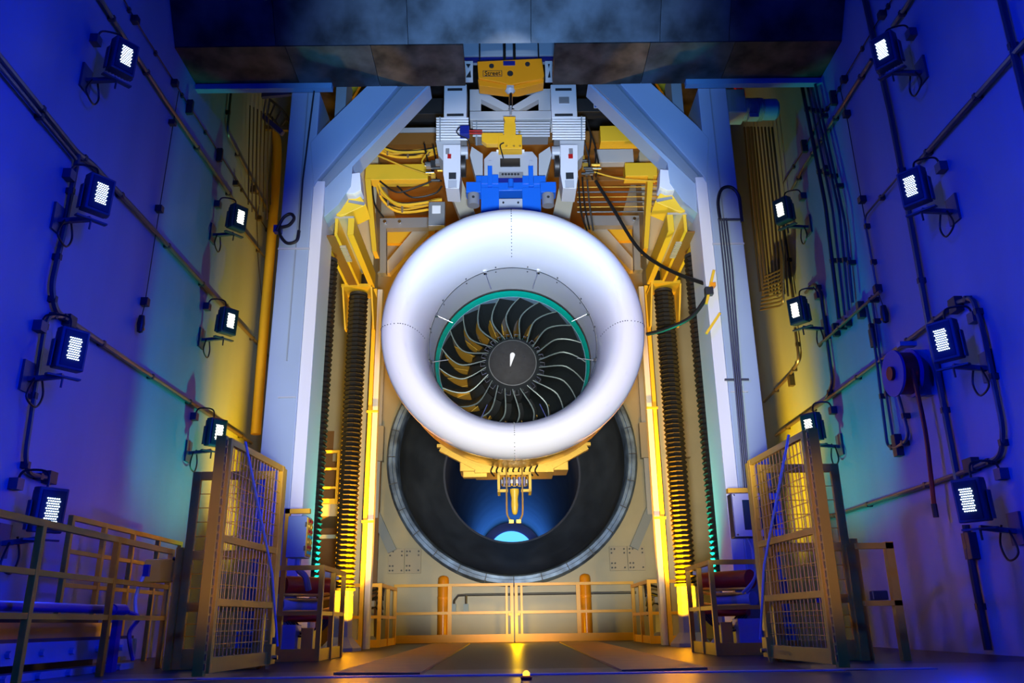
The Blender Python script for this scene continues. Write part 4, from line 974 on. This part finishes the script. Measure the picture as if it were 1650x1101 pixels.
MB().beam(at(823, 170, 1, HY+.1), at(823, 186, 1, HY+.1), .05, .04, up=(1, 0, 0)).build('shackle', 'grey', t)
for i, x in enumerate((773, 812, 814, 828, 830, 868)):
    a = at(x, 97, 1, HY+.15)
    MB().cyl(a, V(a.x, a.y-.0, 13.9), .012 if i in (0, 5) else .014, 6).build('wire_rope', 'cable', t)
for s, (a, b) in ((-1, (747, 762)), (1, (879, 890))):
    tt = thing('slot_bracket', tuple(at((a+b)/2, 118, 1, HY+.6)), 'small white bracket with triangular cutouts beside the hook block, %s side' % SIDE[s], 'bracket', 'hook block brackets')
    R(a, b, 98, 128, HY+.5, .1).build('plate', 'white', tt, bevel=.005)
    RP([(a+4, 103), (b-4, 103), ((a+b)/2, 109)], HY+.48, .04).build('upper_cutout', 'dark', tt); RP([(a+4, 124), (b-4, 113), (b-3, 124)], HY+.48, .04).build('lower_cutout', 'dark', tt)
tag(R(738, 900, 66, 90, HY+.8, .3).build('crane_girder', 'portal', bevel=.01), 'pale blue-grey crane girder seen through the ceiling slot', 'girder')
tag(R(738, 900, 91, 96, HY+.75, .1).build('crane_rail', 'dblue'), 'dark rail under the crane girder in the ceiling slot', 'rail')

# ------------------------------------------------------------------ steelwork and services behind the braces
def slab(x0, x1, y0, y1, Y, d, name, m_, label, cat, **k):
    return tag(R(x0, x1, y0, y1, Y, d).build(name, m_, bevel=.008), label, cat, **k)
slab(588, 690, 264, 290, 15.2, .3, 'steel_beam', 'yellow2', 'bright yellow level beam left of the mount', 'beam')
slab(968, 1048, 202, 228, 15.2, .3, 'steel_beam', 'yellow2', 'upper yellow level beam right of the mount', 'beam')
slab(1008, 1058, 262, 284, 15.0, .3, 'steel_beam', 'yellow2', 'lower yellow level beam right of the mount', 'beam')
slab(960, 1020, 240, 262, 15.8, .2, 'steel_beam', 'lgrey', 'pale grey box beam between the right yellow beams', 'beam')
slab(940, 1060, 283, 292, 16.2, .2, 'steel_beam', 'brown', 'dark brown beam below the lower right yellow beam', 'beam')
slab(600, 715, 205, 222, 16.2, .3, 'steel_beam', 'lgrey', 'grey level beam high behind the left brace', 'beam')
slab(655, 715, 158, 184, 15.6, .3, 'equipment_box', 'dark', 'dark equipment box high left of the mount', 'equipment box')
slab(930, 1000, 158, 180, 15.6, .3, 'equipment_box', 'dark', 'dark equipment box high right of the mount', 'equipment box')
for s, (a, b) in ((-1, (662, 681)), (1, (957, 975))):
    tt = thing('warning_sticker', tuple(at((a+b)/2, 168, 1, 15.57)), 'small white and blue sticker on the %s dark equipment box' % SIDE[s], 'sticker', 'equipment stickers')
    R(a, b, 162, 174, 15.58, .01).build('sheet', 'mark', tt); R(a+1, b-1, 168, 173, 15.57, .008).build('blue_band', 'blue', tt); R(a+1, a+8, 163, 166, 15.57, .008).build('red_band', 'red', tt)
for s in (-1, 1):
    m = RP([(588, 288), (597, 288), (607, 405), (600, 405)], 15.0, .35)
    if s > 0: m.mirror()
    tag(m.build('steel_upright', 'yellow2'), 'yellow channel upright beside the %s runway beam' % SIDE[s], 'upright', 'yellow uprights')
    t = thing('service_frame', (s*2.2, 16.4, 6), 'grey bolted steel frame behind the %s side of the bellmouth top' % SIDE[s], 'frame', 'service frames')
    for nme, pg in (('header', [(612, 352), (700, 350), (700, 366), (614, 368)]), ('leg', [(612, 356), (622, 356), (622, 440), (612, 440)])):
        m = RP(pg, 16.4, .2)
        if s > 0: m.mirror()
        m.build(nme, 'grey', t)
    m = RP([(608, 440), (628, 440), (690, 372), (672, 364)], 16.8, .2)
    if s > 0: m.mirror()
    m.build('diagonal', 'beige', t)
    for q in (620, 644):
        a = at(q, 358, 1, 16.38); MB().cyl(V(-s*a.x if s > 0 else a.x, a.y, a.z), V(-s*a.x if s > 0 else a.x, a.y-.04, a.z), .04, 8).build('bolt', 'metal', t)
    m = RP([(620, 368), (700, 368), (700, 392), (620, 392)], 18.6, .15)
    if s > 0: m.mirror()
    tag(m.build('wall_panel', 'yellow2'), 'yellow panel at the back behind the %s service frame' % SIDE[s], 'panel', 'yellow back panels')
    m = RP([(540, 120), (590, 120), (560, 170), (540, 168)], 14.5, .1)
    if s > 0: m.mirror()
    tag(m.build('gusset', 'yellow2'), 'yellow gusset plate in the notch between the %s post and brace' % SIDE[s], 'gusset', 'yellow gussets')
# upper back cross slab: dark soffit over the rear bay
tag(MB().bb(-3.0, 3.0, 16.0, 20.6, 10.6, 10.9).build('rear_deck', 'brown'), 'dark brown deck over the rear bay behind the mount', 'deck')
slab(690, 717, 325, 364, 14.6, .2, 'junction_cabinet', 'grey', 'grey junction cabinet beside the top left of the bellmouth', 'cabinet')
slab(696, 710, 331, 344, 14.58, .015, 'cabinet_label', 'mark', 'white label sheet on the grey junction cabinet', 'label')
# cable trays
for i, (pa, pb, Yq, lab) in enumerate([([(600, 232), (640, 245), (690, 243), (708, 236)], 8, 15.8, 'upper cable tray curving left of the mount'), ([(606, 285), (618, 312), (648, 330), (712, 322)], 12, 15.4, 'lower cable tray curving left of the mount')]):
    t = thing('cable_tray', tuple(at(*pa[0], 1, Yq)), lab, 'cable tray')
    c1 = smooth_path([at(x, y, 1, Yq) for x, y in pa]); c2 = smooth_path([at(x, y+pb, 1, Yq+.4) for x, y in pa])
    MB().tube(c1, .03, 6).build('front_rail', 'yellow2', t); MB().tube(c2, .03, 6).build('rear_rail', 'yellow2', t)
    for q in range(0, len(c1), 4): MB().tube([c1[q], c2[q]], .025, 6).build('rung', 'grey', t)
    for k in range(5):
        dz = random.uniform(-.05, .12)
        MB().tube([p_.lerp(q_, .15+.16*k)+V(0, 0, .05+dz*math.sin(j*.6+k)) for j, (p_, q_) in enumerate(zip(c1, c2))], .022, 6).build('cable', 'cabley' if k % 3 else 'cable', t)
loose = [([(607, 250), (650, 268), (700, 285)], 'cabley'), ([(612, 292), (640, 310), (676, 300), (700, 290)], 'cable'), ([(640, 300), (664, 318), (700, 312), (712, 300)], 'cable'), ([(684, 232), (690, 262), (704, 290)], 'cable'), ([(698, 234), (702, 262), (696, 285), (712, 292)], 'cable'),
         ([(600, 300), (604, 330), (618, 350)], 'cable'), ([(690, 245), (680, 262), (700, 268)], 'cabley')]
for i, (pp, mm) in enumerate(loose):
    tag(MB().tube(smooth_path([at(x, y, 1, 14.8) for x, y in pp]), .018, 6).build('loose_cable', mm), 'loose cable left of the mount, '+['thin one under the upper tray', 'along the lower tray', 'looping above the grey cabinet', 'hanging beside the connectors', 'crossing the connectors', 'at the yellow upright', 'yellow one by the connectors'][i], 'cable', 'loose cables left of the mount')
for i, (pp, mm) in enumerate([([(944, 190), (952, 220), (948, 260), (955, 290)], 'cable'), ([(946, 200), (960, 240), (958, 270)], 'cable'), ([(942, 230), (950, 262), (945, 285)], 'pipe'), ([(958, 240), (964, 262), (960, 285)], 'cable'), ([(950, 275), (1000, 288), (1060, 292)], 'cabley'), ([(938, 285), (942, 330), (950, 370)], 'cable'), ([(932, 290), (936, 340), (946, 372)], 'cable'), ([(946, 290), (950, 330), (956, 372)], 'pipe')]):
    tag(MB().tube(smooth_path([at(x, y, 1, 14.2) for x, y in pp]), .016, 6).build('loose_cable', mm), 'loose cable right of the mount, '+['longest, from the ribbed pipes down', 'bowing outwards', 'metallic one over the connectors', 'short outer one', 'yellow one running to the brace', 'below the connectors, longest', 'below the connectors, nearest the white leg', 'metallic one below the connectors'][i], 'cable', 'loose cables right of the mount')
for i in range(6):
    y = 301+8*i
    tag(MB().cyl(at(930, y+1, 1, 15.6), at(1064, y, 1, 15.6), .02 if i % 2 else .012, 8).build('level_pipe', 'pipe' if i % 2 else 'gold'), 'level service pipe right of the bellmouth, %s down from the top of the stack' % ['first','second','third','fourth','fifth','sixth','seventh','eighth','ninth','tenth'][i], 'pipe', 'level pipes right of the bellmouth')
for s, (cx_, cy_) in ((-1, (704, 276)), (1, (948, 266))):
    t = thing('connector_cluster', tuple(at(cx_, cy_, 1, 13.6)), 'cluster of dark connectors and fittings on the %s of the mount' % SIDE[s], 'connectors', 'connector clusters')
    for k in range(11):
        a = at(cx_+random.uniform(-14, 14), cy_+random.uniform(-16, 16), 1, 13.5+random.uniform(0, .2))
        if k % 2: MB().box(a, (random.uniform(.06, .16), .1, random.uniform(.05, .12))).build('connector', random.choice(['dark', 'grey', 'gold']), t)
        else: MB().cyl(a-V(.08, 0, 0), a+V(.08, 0, 0), .03, 10).build('fitting', random.choice(['metal', 'gold', 'dark']), t)
# long black hoses from the mount to the right column
tag(MB().tube(smooth_path([at(960, 292, 1, 13.4), at(990, 340, 1, 13.2), at(1030, 402, 1, 12.9), at(1080, 436, 1, 12.5), at(1140, 459, 1, 12.0)]), .032, 8).build('long_hose', 'cable'), 'long black hose sagging from the mount to the right column', 'hose')
tag(MB().tube(smooth_path([at(1042, 539, 1, 12.6), at(1075, 530, 1, 12.4), at(1115, 510, 1, 12.1), at(1142, 474, 1, 11.8)]), .032, 8).build('long_hose', 'cable'), 'short black hose from behind the bellmouth edge up to the right column', 'hose')
t = thing('column_clamp', tuple(at(1145, 480, 1, 11.75)), 'yellow clamp rack where the black hoses meet the right column', 'clamp rack')
MB().beam(at(1150, 436, 1, 11.75), at(1138, 490, 1, 11.75), .04, .04).build('arm', 'yellow2', t); MB().beam(at(1160, 505, 1, 11.75), at(1138, 538, 1, 11.75), .04, .04).build('lower_arm', 'yellow2', t)
MB().box(at(1142, 470, 1, 11.75), (.12, .1, .12)).build('connector', 'dark', t); MB().box(at(1148, 460, 1, 11.75), (.08, .1, .06)).build('clip', 'orange', t)
